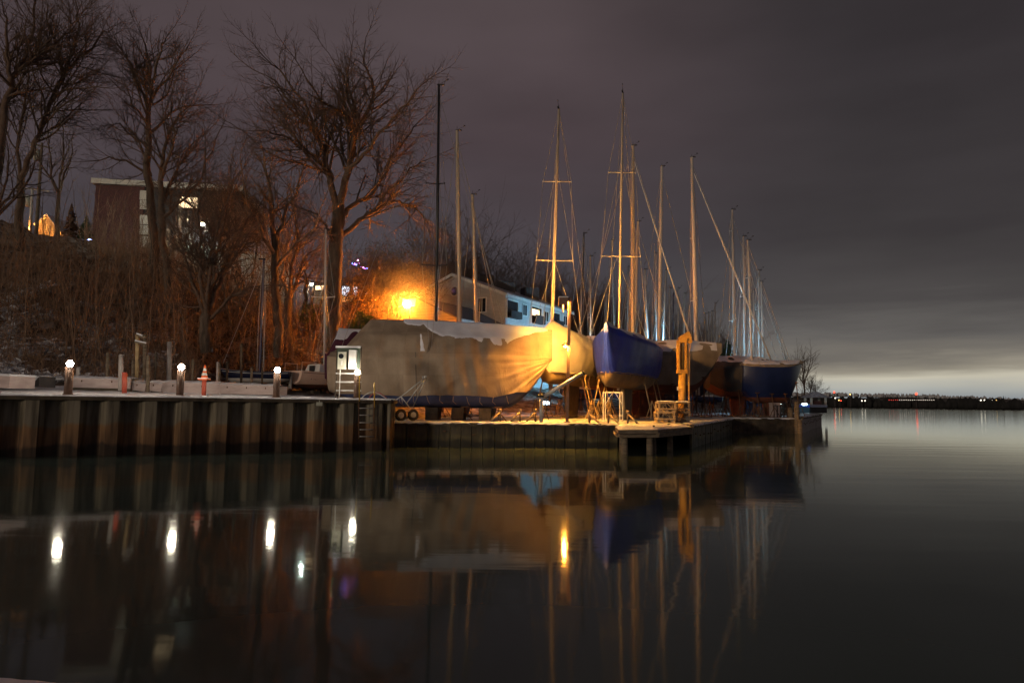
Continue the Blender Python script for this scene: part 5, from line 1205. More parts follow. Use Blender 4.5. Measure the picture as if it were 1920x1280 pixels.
m.build('roof', M['snow'], t, True)
t = street_lamp('amber street lamp hidden behind the bluff edge beside the utility poles', 52, 437, 66, 16.5, .12, 'amber_street')
def upole(label, pxb, pyb, pxt, pyt, Y, cross, tr, mtl):
    a, b = P(pxb, pyb, Y), P(pxt, pyt, Y); t = thing('utility_pole', label, 'utility pole', tuple(a), 0, 'utility poles')
    m = MB(); m.tube([a-Vector((0, 0, 2)), b], [.17, .11], 8); m.build('pole', mtl, t, True)
    m = MB(); c = a.lerp(b, .96); m.bar(c + Vector((-cross, -.3, .1)), c + Vector((cross, .3, -.12)), .10, .12); m.build('crossarm', mtl, t, True)
    c = a.lerp(b, tr); m = MB(); m.tube([c + Vector((-.42, 0, -.5)), c + Vector((-.42, 0, .5))], .26, 10); m.tube([c + Vector((-.42, 0, .5)), c + Vector((-.42, 0, .65))], .05, 6); m.build('transformer', M['panel'], t, True); return b
u1 = upole('tall leaning utility pole with a grey transformer above the bluff', 70, 412, 79, 268, 62, .8, .84, M['timber'])
u2 = upole('shorter utility pole lit orange with a crossarm and transformer', 58, 420, 61, 352, 66, 1.5, .62, M['trim'])
t = thing('overhead_wires', 'thin overhead wires running left from the utility poles', 'wires', tuple(u1)); m = MB()
for k, (dz, e) in enumerate(((0, (-60, 262)), (-.3, (-60, 280)), (-.6, (-60, 330)))): m.tube([u1+Vector((0, 0, dz)), (u1.lerp(P(*e, 58), .5))-Vector((0, 0, .3)), P(*e, 58)], .014, 4, False)
m.build('cable', M['wire'], t, True)
p = P(168, 451, 60); M['bluelight'] = emis('blue_sign_light', (.35, .45, 1), 25)
t = thing('blue_light', 'small glaring blue light at the foot of the brick building', 'light', tuple(p)); m = MB(); m.box(p, (.16, .05, .12)); m.build('lamp', M['bluelight'], t, True); m = MB(); m.tube([p+Vector((0, .1, 0)), p+Vector((0, .1, -1.4))], .03, 5); m.build('post', M['darkwall'], t, True)
# yard floodlight: low lamp under the boats
p = P(1024, 755, 52); t = bpy.data.objects[t.name]; tf = [o for o in bpy.data.objects if o.name.startswith('yard_floodlight')][0]; tf.location = (p.x, p.y, LZ); PM[tf.name] = Matrix.Translation((p.x, p.y, LZ))
m = MB(); m.tube([(0, .1, 0), (0, .1, 1.15)], .04, 6); m.build('post', M['darkwall'], tf)
m = MB(); m.box((0, 0, p.z-LZ), (.24, .03, .12)); m.build('lamp', emis('cold_floodlight', (.72, .92, 1), 9), tf)
m = MB(); m.box((0, .06, p.z-LZ), (.36, .03, .26)); m.build('housing', M['darkwall'], tf)
street_lamp('cold blue white yard lamp hidden behind the long grey covered sailboat', 1196, 664, 60, LZ, .15, 'ledblue')
# ------------------------------------------------------------------ quay furniture
for k, (px, u_) in enumerate(((128, 0), (338, 0), (519, 0), (670, 0))):
    v = ray(px, 742); tt = 0
    # point on the seawall line, .35 m inland
    A2 = WA - UN*.42; u, z = onwall(px-1, 742, A2, UD); p = A2 + UD*u; p.z = UZ+.03
    lab = ['leftmost bronze bollard light on the tall seawall', 'second bronze bollard light, left of the traffic cone', 'third bronze bollard light in front of the small white sailboat', 'bronze bollard light beside the meter cabinet and ladder'][k]
    t = thing('bollard_light', lab, 'bollard light', tuple(p), 0, 'bollard lights along the seawall')
    m = MB(); m.tube([(0, 0, 0), (0, 0, .93)], .125, 16); m.lathe((0, 0, 0), [(.16, 0), (.16, .03), (.13, .05)], 16); m.build('post', M['bronze'], t)
    m = MB(); m.ball((0, 0, 1.035), .105, 14); m.build('lamp', M['bollardlamp'], t)
    m = MB(); m.lathe((0, 0, 1.15), [(.07, 0), (.06, .025), (.02, .04)], 16); m.build('cap', M['bronze'], t)
# stored dock sections
segs = [(133, 245, 26.0, 26.6, 708, 726, 'long faded dock section, leftmost of the row behind the bollards'), (249, 274, 26.9, 27.0, 716, 731, 'short pale dock section in front of the row'), (281, 303, 27.1, 27.3, 716, 732, 'second short pale dock section in front of the row'),
        (304, 412, 27.6, 28.5, 716, 736, 'pinkish dock section beside the second bollard light'), (413, 520, 28.5, 29.4, 720, 738, 'pinkish dock section behind the traffic cone')]
for x0, x1, Y0, Y1, yt, yb, lab in segs:
    a0, a1, b0 = P(x0, yt, Y0), P(x1, yt+3, Y1), P(x0, yb, Y0); t = thing('dock_section', lab, 'dock section', tuple(b0), 0, 'dock sections stored on the lot')
    m = MB(); h_ = a0.z-b0.z; c0 = a0 - Vector((0, 0, h_/2)); c1 = a1 - Vector((0, 0, h_/2)); m.bar(c0, c1, .12, h_)
    back = Vector((0, 1.3, 0)); m.bar(c0+back, c1+back, .12, h_); m.build('side_beams', M['pink_plank'], t, True)
    n_ = int((a1-a0).length/1.1)+1
    for i in range(n_): q_ = a0.lerp(a1, (i+.4)/n_); m = MB(); m.box((q_.x, q_.y-.075, q_.z-h_*.3), (.02, .012, .035)); m.build('bracket', M['rust'], t, True)
    m = MB(); rws = []
    for i in range(25):
        q_ = a0.lerp(a1, i/24); rws.append([(q_.x, q_.y-.08+.02*math.sin(i*2.3), q_.z-.02), (q_.x, q_.y+.1, q_.z+.06+.02*math.sin(i)), (q_.x, q_.y+.7, q_.z+.08+.03*math.sin(i*.7)), (q_.x, q_.y+1.4, q_.z+.04)])
    m.grid(rws); m.build('snow_cover', M['snow'], t, True)
    m = MB(); m.bar(c0 + Vector((0, .1, -h_/2-.07)), c1 + Vector((0, .1, -h_/2-.07)), .2, .14); m.build('bearer', M['darktimber'], t, True)
# posts sticking up
posts = [(201, 663, 727, 28.0, .07, 'timber'), (226, 666, 726, 26.3, .09, 'concrete'), (249, 676, 716, 28.2, .07, 'timber'), (277, 668, 732, 26.9, .07, 'timber'), (291, 663, 716, 29.0, .04, 'darktimber'), (317, 642, 716, 29.5, .11, 'concrete'), (361, 675, 718, 30, .06, 'timber'), (407, 680, 722, 29.8, .05, 'concrete'), (411, 681, 722, 30.1, .05, 'timber'), (425, 680, 722, 30.4, .06, 'darktimber'), (452, 645, 724, 31, .06, 'darktimber'), (471, 690, 725, 31, .06, 'timber'), (491, 690, 726, 31.4, .05, 'darktimber'), (146, 690, 722, 26.6, .08, 'concrete')]
where = ['behind the leftmost dock section', 'thick and pale, on the leftmost dock section', 'short, right of the first red post', 'white faced, between the two short dock sections', 'thin, right of the tall post pair', 'tallest and grey, left of the second bollard light', 'thin, left of the traffic cone', 'pale, first of the three right of the traffic cone', 'brown, second of the three right of the traffic cone', 'dark, third of the three right of the traffic cone', 'tall and dark in front of the low blue boat', 'short, left of the third bollard light', 'short and dark, beside the third bollard light', 'short and grey, just right of the first bollard light']
for (px, y0, y1, Y, r, mm_), w_ in zip(posts, where):
    a, b = P(px, y1+6, Y), P(px+1, y0, Y); m = MB(); m.tube([a, b], [r, r*.92], 8); m.lathe(b, [(r*.95, 0), (r*.8, .03), (r*.2, .05)], 8); o = m.build('timber_post', M[mm_]); tagit(o, 'upright mooring post, ' + w_, 'post', 'posts standing among the dock sections')
# tall framed pair with snowy cross boards
t = thing('piling_frame', 'tall pair of yellowish pilings joined by two snowy cross boards', 'frame', tuple(P(264, 722, 28.5)))
for px0, px1 in ((256, 258), (271, 272)): m = MB(); m.tube([P(px0, 724, 28.5), P(px1, 627, 28.5)], .08, 8); m.build('pile', M['crate'] if px0 < 260 else M['timber'], t, True)
m = MB(); m.bar(P(257, 627, 28.4), P(273, 632, 28.4), .08, .12); m.bar(P(254, 640, 28.4), P(275, 645, 28.4), .08, .12); m.build('cross_board', M['timber'], t, True)
m = MB(); m.bar(P(257, 625, 28.4), P(268, 629, 28.4), .1, .05); m.bar(P(254, 638, 28.4), P(275, 643, 28.4), .1, .05); m.build('snow', M['snow'], t, True)
for px, y0, y1, Y, lab in ((233, 699, 737, 25.0, 'red steel post right of the pale mooring post'), (382, 712, 741, 26.3, 'red steel post carrying the traffic cone')):
    m = MB(); a, b = P(px, y1, Y), P(px+1, y0, Y); m.tube([a, b], .085, 10); m.lathe(b, [(.09, 0), (.09, .02), (.02, .03)], 10); o = m.build('red_post', M['red']); tagit(o, lab, 'post', 'red steel posts')
b = P(383, 712, 26.3); t = thing('traffic_cone', 'orange traffic cone with two white bands on top of a red post', 'traffic cone', tuple(b))
m = MB(); m.box((0, 0, .02), (.17, .17, .02)); m.lathe((0, 0, .04), [(.13, 0), (.105, .12)], 16); m.build('base', M['orange'], t)
m = MB(); m.lathe((0, 0, .04), [(.104, .13), (.08, .23)], 16); m.lathe((0, 0, .04), [(.066, .30), (.045, .41)], 16); m.build('white_band', M['white_metal'], t)
m = MB(); m.lathe((0, 0, .04), [(.079, .23), (.067, .30)], 16); m.lathe((0, 0, .04), [(.044, .41), (.028, .52), (.02, .53)], 16); m.build('cone_body', M['orange'], t)
m = MB(); m.box((0, -.02, .055), (.18, .17, .015)); m.lathe((0, 0, .05), [(.15, 0), (.12, .03)], 12); m.build('snow', M['snow'], t)
# left edge: pale block and dark upturned hull end
t = thing('dock_float', 'faded snow topped float block at the left edge of the lot', 'float', tuple(P(15, 726, 24)))
a, b = P(-40, 702, 24.6), P(43, 706, 24.2); h_ = .42; m = MB(); m.bar(a-Vector((0, 0, h_/2)), b-Vector((0, 0, h_/2)), 1.0, h_); m.build('body', M['pink_plank'], t, True)
m = MB(); m.bar(a+Vector((0, 0, .03)), b+Vector((0, 0, .03)), 1.04, .07); m.build('snow', M['snow'], t, True)
t = thing('dinghy', 'small dark overturned dinghy with snow in its hollow beside the float block', 'dinghy', tuple(P(60, 726, 25)))
m = MB(); pts = [P(43, 724, 25), P(73, 726, 25), P(74, 705, 25), P(66, 711, 25), P(56, 716, 25), P(46, 715, 25)]; m.prism([tuple(p) for p in pts], (0, .9, 0)); m.build('hull', M['darkwrap'], t, True)
m = MB(); m.prism([tuple(P(45, 714.5, 24.97)), tuple(P(56, 715.5, 24.97)), tuple(P(66, 710.5, 24.97)), tuple(P(73.5, 704.5, 24.97)), tuple(P(66, 712.5, 24.97)), tuple(P(56, 718.5, 24.97)), tuple(P(47, 717.5, 24.97))], (0, .9, 0)); m.build('snow', M['snow'], t, True)
# meter cabinet
cb = P(654, 748, 27.3); t = thing('meter_cabinet', 'green board with two grey electrical boxes on a ladder like frame by the last bollard', 'electrical cabinet', (cb.x, 27.3, UZ))
def R3(px, py, Y=27.3): p = P(px, py, Y) - Vector((cb.x, 27.3, UZ)); return p
def rect(m, x0, y0, x1, y1, Y, th): a, b = R3(x0, y1, Y), R3(x1, y0, Y); m.box(((a.x+b.x)/2, a.y, (a.z+b.z)/2), (abs(b.x-a.x)/2, th, abs(b.z-a.z)/2))
m = MB(); rect(m, 631, 652, 676, 690, 27.32, .03); m.build('back_board', M['green_board'], t)
m = MB(); rect(m, 630.5, 649, 677, 652, 27.3, .09); m.build('snow', M['snow'], t)
m = MB(); rect(m, 633.5, 660, 650, 692, 27.22, .07); mo = m.build('meter_box', M['panel'], t)
m = MB(); c_ = R3(640, 667.5, 27.1); m.tube([c_, c_ - Vector((0, .06, 0))], .10, 16); m.build('meter_dial', M['glass'], mo)
m = MB(); rect(m, 639, 676, 642, 684, 27.14, .012); m.build('latch', M['white_metal'], mo)
m = MB(); rect(m, 654, 656, 669, 692, 27.2, .09); m.build('breaker_box', M['white_metal'], t)
m = MB(); rect(m, 635.5, 692, 638.5, 748, 27.24, .02); m.build('conduit', M['white_metal'], t)
m = MB(); rect(m, 629.8, 650, 631.6, 749, 27.33, .04); rect(m, 675, 650, 676.6, 749, 27.33, .04); m.build('frame_post', M['darktimber'], t)
for y in (700, 716, 732): m = MB(); rect(m, 630, y-1, 677, y+1, 27.3, .03); m.build('rail', M['alu'], t)
# quay ladder
t = thing('quay_ladder', 'steel ladder with yellow grab rails hanging down the tall seawall', 'ladder', tuple(P(687, 750, 26.55)))
Aw = WA + UN*.10
def onw(px, py): u, z = onwall(px, py, Aw, UD); return Aw + UD*u + Vector((0, 0, z))
for px, y0, y1, mm_ in ((673, 745, 822, 'darktimber'), (701, 718, 822, 'darktimber')): m = MB(); m.tube([onw(px, y1), onw(px, 752)], .022, 6); m.build('side_rail', M['rust'], t, True)
for y in (765, 778, 792, 805, 818): m = MB(); m.tube([onw(672.5, y), onw(701.5, y)], .016, 6); m.build('rung', M['alu'], t, True)
for px, y0, y1 in ((674, 700, 752), (702, 717, 764)): m = MB(); m.tube([onw(px, y1), onw(px, y0)], .022, 6); m.build('grab_rail', M['yellow'], t, True)
p = onw(702, 752)
for k, (x0, x1, x2, y1, mm_, lab) in enumerate(((676, 697, 727, 735, 'white_metal', 'pale hose arching over the seawall edge beside the ladder'), (690, 712, 727, 736, 'hosered', 'red hose arching over the seawall edge beside the ladder'))):
    m = MB(); u, z = onwall(x0, 749, WA - UN*.25, UD); A3 = WA - UN*.25
    def oq(px, py): u, z = onwall(px, py, A3, UD); return A3 + UD*u + Vector((0, 0, z))
    pts = [oq(x0+(x2-x0)*i/12, 749 - (749-y1)*math.sin(math.pi*(i/12)**.85)) for i in range(13)]; m.tube(pts, .022, 6); o = m.build('hose', M[mm_]); tagit(o, lab, 'hose', 'hoses by the ladder')
p = onw(598, 757); m = MB(); m.box(p + UN*.08, (.11, .012, .07), math.atan2(UD.y, UD.x)); m.tube([p + UN*.08 + Vector((0, 0, .05)), p + UN*.05 + Vector((0, 0, .14))], .01, 5); o = m.build('tag_plate', M['panel']); tagit(o, 'small pale plate hanging on the seawall below the white sailboat', 'plate')
# boat dolly
t = thing('boat_dolly', 'two wheeled tubular boat dolly tipped against the tan covered boat', 'dolly', tuple(P(766, 777, 29.6)))
tp = P(797, 708, 29.5); f = lambda x, y, Y=29.6: P(x, y, Y)
m = MB()
for a, b in (((733, 756, 29.6), (752, 743, 29.6)), ((752, 743, 29.6), (797, 708, 29.5)), ((752, 743, 29.4), (768, 764, 29.4)), ((762, 756, 29.5), (796, 711, 29.5)), ((768, 765, 29.7), (774, 764, 29.9)), ((774, 764, 29.9), (798, 710, 29.6)), ((752, 743, 29.6), (755, 755, 29.7)), ((747, 771, 29.3), (774, 769, 30.3))): m.tube([P(*a), P(*b)], .022, 6)
m.build('frame', M['alu'], t, True)
m = MB(); p = P(795, 707, 29.5); m.tube([p, p + Vector((.12, 0, .03))], .05, 8); m.tube([p + Vector((-.08, 0, 0)), p + Vector((-.03, 0, .0))], .05, 8); m.build('coupling', M['alu'], t, True)
for px, Y in ((752, 29.35), (775, 30.2)):
    c_ = P(px, 773-9.5, Y); c_.z = LZ+.26; m = MB(); prof = []
    ax = Vector((.55, -.83, 0)).normalized(); up = Vector((0, 0, 1)); sd_ = ax.cross(up)
    for i in range(25):
        pass
    ringp = [c_ + (sd_*math.cos(i*math.pi/12)+up*math.sin(i*math.pi/12))*.19 for i in range(25)]; m.tube(ringp, .075, 8, False); w_ = m.build('wheel', M['rubber'], t, True)
    m = MB(); m.tube([c_-ax*.05, c_+ax*.05], .13, 12); m.tube([c_-ax*.08, c_+ax*.08], .04, 8); m.build('rim', M['alu'], w_, True)
# mast derrick with slanted boom
t = thing('mast_winch', 'grey post with a hand winch and a long pipe boom slanting up to the right', 'derrick', tuple(P(1015, 787, 30.2)))
a = P(1015, 787, 30.2); a.z = LZ
m = MB(); m.tube([a, P(1015, 748, 30.2)], .085, 12); m.build('post', M['alu'], t, True)
m = MB(); m.tube([P(1016, 745, 30.1), P(1093, 699, 29.9)], [.085, .085], 12); m.build('boom', M['alu'], t, True)
m = MB(); m.tube([P(1092.5, 699.5, 29.9), P(1095, 698, 29.9)], [.09, .09], 10); m.build('end_cap', M['black'], t, True)
m = MB(); c_ = P(1013, 742, 30.0); m.tube([c_ - Vector((.14, 0, 0)), c_ + Vector((.14, 0, 0))], .07, 10); m.tube([c_ + Vector((-.16, -.02, 0)), c_ + Vector((-.2, -.04, -.25))], .015, 5); m.tube([c_ + Vector((.0, -.05, .07)), c_ + Vector((.05, -.05, .16)), c_ + Vector((.12, -.05, .08))], .02, 5); m.build('winch', M['black'], t, True)
m = MB(); m.tube([P(1010, 748, 30.1), P(1006, 765, 30.0), P(1002, 788, 30.0)], .015, 5); m.tube([P(1020, 762, 30.1), P(1029, 787, 30.0)], .02, 5); m.build('brace', M['darktimber'], t, True)
# pole lamp
a = P(1063, 787, 30.7); a.z = LZ; b = P(1068.5, 558, 30.7)
t = thing('pole_lamp', 'tall brown steel pole with a box floodlight and a hooded amber bulb', 'lamp post', tuple(a))
m = MB(); m.bar(a, b, .13, .13); m.box(a + Vector((0, 0, .02)), (.14, .14, .02)); m.build('pole', M['bronze'], t, True)
c_ = P(1056, 562, 30.7); m = MB(); m.box(c_, (.20, .22, .085)); bx = m.build('box_light', M['bronze'], t, True)
m = MB(); m.box(c_ + Vector((0, 0, .1)), (.21, .23, .02)); m.build('snow', M['snow'], bx, True)
m = MB(); m.box(c_ + Vector((.11, .235, -.01)), (.05, .008, .075)); m.build('added_emitter', M['boxlamp'], bx, True)  # emitter added on the hidden side to brighten the cream boat
m = MB(); m.box(c_ + Vector((.035, .45, -.22)), (.008, .22, .31)); m.build('light_block_baffle', M['bronze'], bx, True)  # baffle added to keep this emitter's light off the tan boat
m = MB(); m.box(c_ + Vector((0, 0, -.092)), (.15, .15, .005)); m.build('underside_lens', M['downlamp'], bx, True)
m = MB(); m.box(c_ + Vector((-.21, 0, -.19)), (.008, .22, .12)); m.box(c_ + Vector((0, -.212, -.16)), (.20, .008, .09)); m.build('light_block_skirt', M['bronze'], bx, True)  # plates added to cut the downlight off the tan boat and the water
c_ = P(1060, 648, 30.55); m = MB(); m.lathe(c_ + Vector((0, 0, -.0)), [(.17, -.02), (.165, .03), (.07, .12), (.05, .16), (.03, .2)], 10); m.tube([c_ + Vector((0, 0, .18)), c_ + Vector((.08, .1, .2))], .02, 5); m.build('bulb_hood', M['bronze'], t, True)
m = MB(); m.ball(c_, .052, 10, 1.1); m.build('bulb', M['bulb'], t, True)
# bumper braces on the quay edge
for k, (px, mir, lab) in enumerate(((938, 1, 'first from the left, before the tan boat hull'), (975, 1, 'second from the left'), (1004, 1, 'third, half hidden by the winch post'), (1105, -1, 'fourth, right of the tall pole lamp'), (1141, -1, 'fifth, left of the white trestle'), (1177, -1, 'sixth, nearest the stacked crates'))):
    p = P(px, 785, 30.3 if mir < 0 else 31.0); p.z = LZ; t = thing('quay_brace', 'angled pipe brace on the quay edge, ' + lab, 'brace', tuple(p), 0, 'angled pipe braces on the quay edge')
    m = MB(); m.tube([(0, 0, 0), (0, 0, .46)], .04, 8); m.build('upright', M['timber'], t)
    m = MB(); m.tube([(0, 0, .44), (-mir*.05-mir*.35, -.25, .02)] if mir > 0 else [(0, 0, .42), (.36, -.35, .02)], .045, 8); m.build('strut', M['crate'], t)
    m = MB(); m.lathe((0, 0, .42), [(.065, 0), (.065, .13), (.04, .15)], 10); m.build('cap', M['crate'], t)
# white trestle
t = thing('trestle', 'white steel trestle table stand under the bow of the blue wrapped boat', 'trestle', tuple(P(1152, 782, 33.2)))
m = MB(); x0, x1 = P(1135, 735, 33.2), P(1167, 735, 33.2); zb_ = LZ
for x in (x0.x, x1.x): m.bar((x, 33.2, zb_), (x, 33.2, x0.z), .04); m.bar((x, 34.0, zb_), (x, 34.0, x0.z), .04)
m.bar((x0.x, 33.2, x0.z), (x1.x, 33.2, x0.z), .05); m.bar((x0.x, 34, x0.z), (x1.x, 34, x0.z), .05)
m.bar((x0.x+.02, 33.2, x0.z-.55), (x0.x+.35, 33.2, x0.z-.02), .025); m.bar((x1.x-.02, 33.2, x0.z-.55), (x1.x-.35, 33.2, x0.z-.02), .025); m.build('frame', M['white_metal'], t, True)
# a pair of ladders leaning under the boats
for k, (x0, x1, lab) in enumerate(((1097, 1113, 'narrow rusty ladder leaning against the amber lit wrapped boat'),)):
    a, b = P(x1, 775, 35.5), P(x0, 712, 35.2); a.z = LZ; t = thing('ladder', lab, 'ladder', tuple(a)); w_ = Vector((.18, .25, 0)); m = MB()
    m.bar(a-w_, b-w_, .03, .05); m.bar(a+w_, b+w_, .03, .05); m.build('side_rails', M['rust'], t, True); m = MB()
    for i in range(1, 8): q_ = a.lerp(b, i/8); m.tube([q_-w_, q_+w_], .014, 5)
    m.build('rungs', M['rust'], t, True)
# yellow davit crane
cx = P(1279, 790, 34.0); base_ = Vector((cx.x, 34.0, LZ)); t = thing('davit_crane', 'yellow steel davit crane with a chain hoist at the edge of the slip', 'crane', tuple(base_))
def cr(px, py, Y=34.0): return P(px, py, Y)
m = MB(); b = cr(1280, 700); m.tube([base_, Vector((base_.x+.03, 34.0, b.z))], .19, 18); m.lathe(base_, [(.32, 0), (.32, .05), (.22, .07)], 16); m.build('column', M['crane'], t, True)
m = MB(); zl, zh = cr(1280, 697).z, cr(1280, 640).z; xl, xr = cr(1270, 660).x, cr(1286.5, 660).x
m.box(((xl+.045), 34.0, (zl+zh)/2), (.045, .17, (zh-zl)/2)); m.box(((xr-.045), 34.0, (zl+zh)/2), (.045, .17, (zh-zl)/2)); m.box(((xl+xr)/2, 34.0, zl), ((xr-xl)/2+.03, .2, .09)); m.box(((xl+xr)/2, 34.0, zh), ((xr-xl)/2, .18, .06)); m.box(((xl+xr)/2+.02, 34.1, (zl+zh)/2), (.06, .02, (zh-zl)/2)); m.build('slotted_frame', M['crane'], t, True)
m = MB(); m.prism([tuple(cr(1274, 632, 33.9)), tuple(cr(1292, 620, 33.9)), tuple(cr(1295.5, 629, 33.9)), tuple(cr(1288, 636, 33.9)), tuple(cr(1279, 642, 33.9)), tuple(cr(1275, 642, 33.9))], (0, .3, 0)); m.build('jib', M['crane'], t, True)
m = MB(); q_ = cr(1293, 640, 33.9); m.tube([q_ - Vector((0, .13, 0)), q_ + Vector((0, .13, 0))], .11, 14); m.box(q_ + Vector((.02, 0, .14)), (.06, .08, .1)); m.build('hoist_block', M['crane'], t, True)
m = MB(); m.bar(cr(1288.5, 646), cr(1289, 670), .1, .1); m.build('motor', M['black'], t, True)
m = MB()
for dx, e in ((0, 775), (3, 770)): m.tube([cr(1290+dx, 645, 33.9), cr(1291+dx*.4, e, 33.9)], .022, 5)
m.tube([cr(1295, 645, 33.85), cr(1295.5, 654, 33.85)], .015, 5); m.build('chain', M['crane'], t, True)
m = MB(); q_ = cr(1270.3, 728, 33.8); m.box(q_, (.03, .03, .09)); m.build('switch_box', M['white_metal'], t, True)
# stacked crates
wc = [('lit amber, lower left of the stack', 1229, 1262, 772, 790, 0), ('lit amber, upper left of the stack', 1231, 1264, 748, 771, 0), ('grey, lower right of the stack', 1264, 1290, 772, 791, 1), ('grey, upper right of the stack', 1265, 1290, 750, 771, 1)]
for lab, x0, x1, y0, y1, k in wc:
    Yc = 32.2+k*.9; a, b = P(x0, y1, Yc), P(x1, y0, Yc); t = thing('timber_crate', 'open slatted timber crate %s in front of the crane' % lab, 'crate', ((a.x+b.x)/2, Yc, LZ), 0, 'crates stacked by the crane')
    zA = LZ+.01 if y1 > 780 else P(x0, 772, Yc).z - .02; hgt = .50; zB = zA+hgt; mx_, hw = (a.x+b.x)/2, (b.x-a.x)/2
    cm = M['crate'] if k == 0 else M['timber']; m = MB()
    for yy in (Yc-.35, Yc+.35):
        for xx in (mx_-hw+.04, mx_+hw-.04): m.box((xx, yy, (zA+.14+zB)/2), (.04, .035, (zB-zA-.14)/2))
        m.box((mx_, yy, zB-.04), (hw-.081, .03, .035)); m.box((mx_, yy, zA+.17), (hw-.081, .03, .03))
    for xx in (mx_-hw+.04, mx_+hw-.04): m.box((xx, Yc, zB-.04), (.03, .314, .035)); m.box((xx, Yc, zA+.17), (.03, .314, .03))
    m.build('frame', cm, t, True)
    m = MB(); m.bar((mx_-hw*.6, Yc-.30, zA+.18), (mx_-.02, Yc-.30, zB-.08), .03); m.bar((mx_+hw*.6, Yc-.30, zA+.18), (mx_+.02, Yc-.30, zB-.08), .03); m.build('diagonal_slats', cm, t, True)
    m = MB()
    for xx in (mx_-hw+.1, mx_, mx_+hw-.1): m.box((xx, Yc, zA+.06), (.08, .36, .055))
    m.build('runner_block', cm, t, True)
    if y0 < 760: m = MB(); m.grid(blob_sheet([(mx_-hw, Yc-.38), (mx_+hw, Yc-.38), (mx_+hw, Yc+.38), (mx_-hw, Yc+.38)], zB, .05, 2, 8)); m.build('snow', M['snow'], t, True)
    else: m = MB(); m.box((mx_, Yc, zB+.005), (hw, .38, .01)); m.build('lid', cm, t, True)
# clutter at the far right: bench rail, bin, blue tarp boat, gazebo, lights
t = thing('railing', 'dark steel railing on the far dock beside the slip', 'railing', tuple(P(1460, 784, 48.6)))
for i in range(5): p = P(1452+i*6, 784, 48.8); m = MB(); m.bar((p.x, 48.8, LZ), (p.x, 48.8, LZ+.85), .05); m.build('post', M['black'], t, True)
p, q_ = P(1452, 784, 48.8), P(1476, 784, 48.8); m = MB(); m.bar((p.x, 48.8, LZ+.87), (q_.x, 48.8, LZ+.87), .06, .05); m.build('top_rail', M['black'], t, True)
p = P(1465, 775, 48.2); m = MB(); m.box((p.x+.1, 49.6, LZ+.5), (.3, .3, .5)); m.box((p.x+.1, 49.6, LZ+1.03), (.33, .33, .04)); o = m.build('storage_box', M['pink_plank']); tagit(o, 'pinkish upright storage box behind the dock railing', 'box')
bx0 = P(1492, 775, 52); t = thing('covered_dinghy', 'low boat under a blue tarpaulin on the far pier', 'boat', (bx0.x, 60, LZ)); m = MB()
a, b = Vector((X(1502, 62), 62, LZ+.5)), Vector((X(1535, 66), 66, LZ+.5)); m.bar(a, b, 1.3, .55); m.build('hull', M['darkwrap'], t, True); m = MB(); m.bar(a + Vector((0, 0, .35)), b + Vector((0, 0, .35)), 1.4, .16); m.build('tarpaulin', M['bluewrap'], t, True)
m = MB(); m.bar(a + Vector((0, 0, .48)), b + Vector((0, 0, .48)), 1.2, .08); m.build('snow', M['snow'], t, True)
gp = P(1529, 766, 92); t = thing('gazebo', 'small brick gazebo with a pale hipped roof on the shore point', 'gazebo', (gp.x, 92, LZ)); m = MB(); gw_ = 1.05
for sx in (-1, 1):
    for sy in (-1, 1): m.box((gp.x+sx*.95, 92+sy*.95, LZ+1.0), (.12, .12, 1.0))
m.build('column', M['trim'], t, True); m = MB(); m.box((gp.x, 92.4, LZ+.8), (.7, .7, .8)); m.build('brick_core', M['brick'], t, True)
m = MB(); m.add([(gp.x-1.5, 90.5, LZ+2), (gp.x+1.5, 90.5, LZ+2), (gp.x+1.5, 93.5, LZ+2), (gp.x-1.5, 93.5, LZ+2), (gp.x-.25, 91.75, LZ+2.8), (gp.x+.25, 91.75, LZ+2.8), (gp.x+.25, 92.25, LZ+2.8), (gp.x-.25, 92.25, LZ+2.8)], [(0, 1, 5, 4), (1, 2, 6, 5), (2, 3, 7, 6), (3, 0, 4, 7), (4, 5, 6, 7), (3, 2, 1, 0)]); m.build('roof', M['snowroof'], t, True)
M['far_w'] = emis('cold_dock_light', (.7, .95, 1), 40); M['far_lw'] = emis('distant_white_light', (1, .9, .75), 2.2); M['far_lr'] = emis('distant_red_light', (1, .08, .04), 3.2); M['far_la'] = emis('distant_amber_light', (1, .62, .2), 2.2)
def small_light(label, px, py, Y, r, mm_, group, zb_=None):
    p = P(px, py, Y); z = zb_ if zb_ is not None else p.z-3; t = thing('shore_light', label, 'light', (p.x, p.y, z), 0, group)
    m = MB(); m.ball(p, r, 6); m.build('lamp', M[mm_], t, True); m = MB(); m.tube([(p.x, p.y, z), p - Vector((0, 0, r))], r*.3, 4); m.build('pole', M['darkwall'], t, True)
small_light('cold white dock light behind the far pier, left of the pair', 1506, 758, 84, .16, 'far_w', 'dock lights behind the far pier', LZ)
small_light('cold white dock light behind the far pier, right of the pair', 1511, 758, 84, .16, 'far_w', 'dock lights behind the far pier', LZ)
small_light('small greenish dock light left of the tall slip pile', 1463, 757, 70, .06, 'far_w', 'dock lights behind the far pier', LZ)
small_light('faint dock light farther left of the tall slip pile', 1457, 756, 72, .05, 'far_w', 'dock lights behind the far pier', LZ)
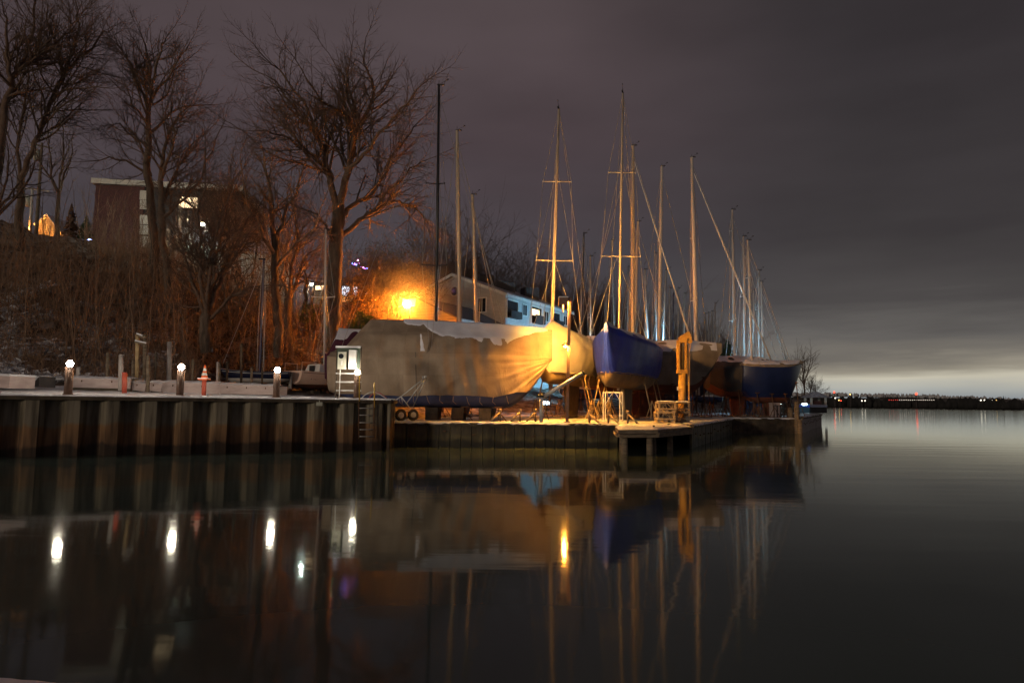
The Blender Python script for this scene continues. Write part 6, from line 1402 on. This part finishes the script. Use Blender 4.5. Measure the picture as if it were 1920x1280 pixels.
fl = [(1564, 735, 'r', 2.0, 'pale red mast light at the left end of the far hill'), (1594, 739, 'a', 1.6, 'yellow light on the crest of the far hill'), (1566, 746, 'w', 1.4, 'first white light from the left on the far shore'), (1573, 750, 'a', 1.4, 'amber light low on the left of the far shore'), (1577, 751, 'r', 1.1, 'small red light beside the low amber one'), (1616, 751, 'w', 1.4, 'single white light left of the red row'), (1622, 751, 'w', 1.4, 'double white light left of the red row'), (1718, 738, 'r', 2.6, 'bright red tower light above the middle of the far shore'),
      (1839, 750, 'w', 1.6, 'first of the three white lights at the right end'), (1846, 750, 'w', 1.6, 'second of the three white lights at the right end'), (1860, 750, 'w', 1.0, 'third and faintest white light at the right end'), (1868, 750, 'a', 1.0, 'small amber light right of the three white lights')]
for px, py, c_, r_, lab in fl: small_light(lab, px, py, 1130, r_*.8, 'far_l'+c_, 'lights on the far shore', 1)
M['trail_w'] = emis('trail_light_white', (1, .85, .72), 1.8); M['trail_r'] = emis('trail_light_red', (1, .08, .06), 1.6)
for i in range(22):  # row of small lights made up in place of a passing train's light trail
    px = 1667+i*4.0; p = P(px, 749.6, 1130)
    lab = 'one of the dim red lights at the left end of an imitated train light trail' if i < 5 else 'one of the white lights in a row imitating a train light trail'
    t = thing('trail_light', lab, 'lamp', (p.x, p.y, 1), 0, 'red lights imitating a train light trail' if i < 5 else 'white lights imitating a train light trail')
    m = MB(); m.ball(p, .55, 6); m.build('lamp', M['trail_r' if i < 5 else 'trail_w'], t, True); m = MB(); m.tube([(p.x, p.y, 1), p - Vector((0, 0, .55))], .12, 4); m.build('pole', M['darkwall'], t, True)

# haze volume added to give the sodium lamp a glow halo
def glow_haze(name, lab, c, rad, dens, seed):
    m = MB(); prof = [(max(1e-3, math.sin(math.pi*i/10)), -math.cos(math.pi*i/10)) for i in range(11)]; m.lathe((0, 0, 0), prof, 16)
    mt = bpy.data.materials.new(name+'_volume'); mt.use_nodes = True; N, L = mt.node_tree.nodes, mt.node_tree.links; N.clear()
    out = N.new('ShaderNodeOutputMaterial'); v = N.new('ShaderNodeVolumePrincipled'); v.inputs['Color'].default_value = (.9, .9, .9, 1); v.inputs['Anisotropy'].default_value = .0
    t = N.new('ShaderNodeTexCoord'); ln = N.new('ShaderNodeVectorMath'); ln.operation = 'LENGTH'; L.new(t.outputs['Object'], ln.inputs[0])
    sub_ = N.new('ShaderNodeMath'); sub_.operation = 'SUBTRACT'; sub_.use_clamp = True; sub_.inputs[0].default_value = 1; L.new(ln.outputs['Value'], sub_.inputs[1]); pw_ = N.new('ShaderNodeMath'); pw_.operation = 'POWER'; pw_.inputs[1].default_value = 2.2; L.new(sub_.outputs[0], pw_.inputs[0]); ml_ = N.new('ShaderNodeMath'); ml_.operation = 'MULTIPLY'; ml_.inputs[1].default_value = dens; L.new(pw_.outputs[0], ml_.inputs[0])
    L.new(ml_.outputs[0], v.inputs['Density']); L.new(v.outputs[0], out.inputs['Volume'])
    o = m.build(name, mt); o.location = c; o.scale = rad; o['kind'] = 'stuff'; o['label'] = lab
    return o
glow_haze('glow_haze', 'added haze making an orange glow halo round the sodium lamp', lp + Vector((.2, .2, .2)), (4.3, 4.3, 4.1), .062, 1)
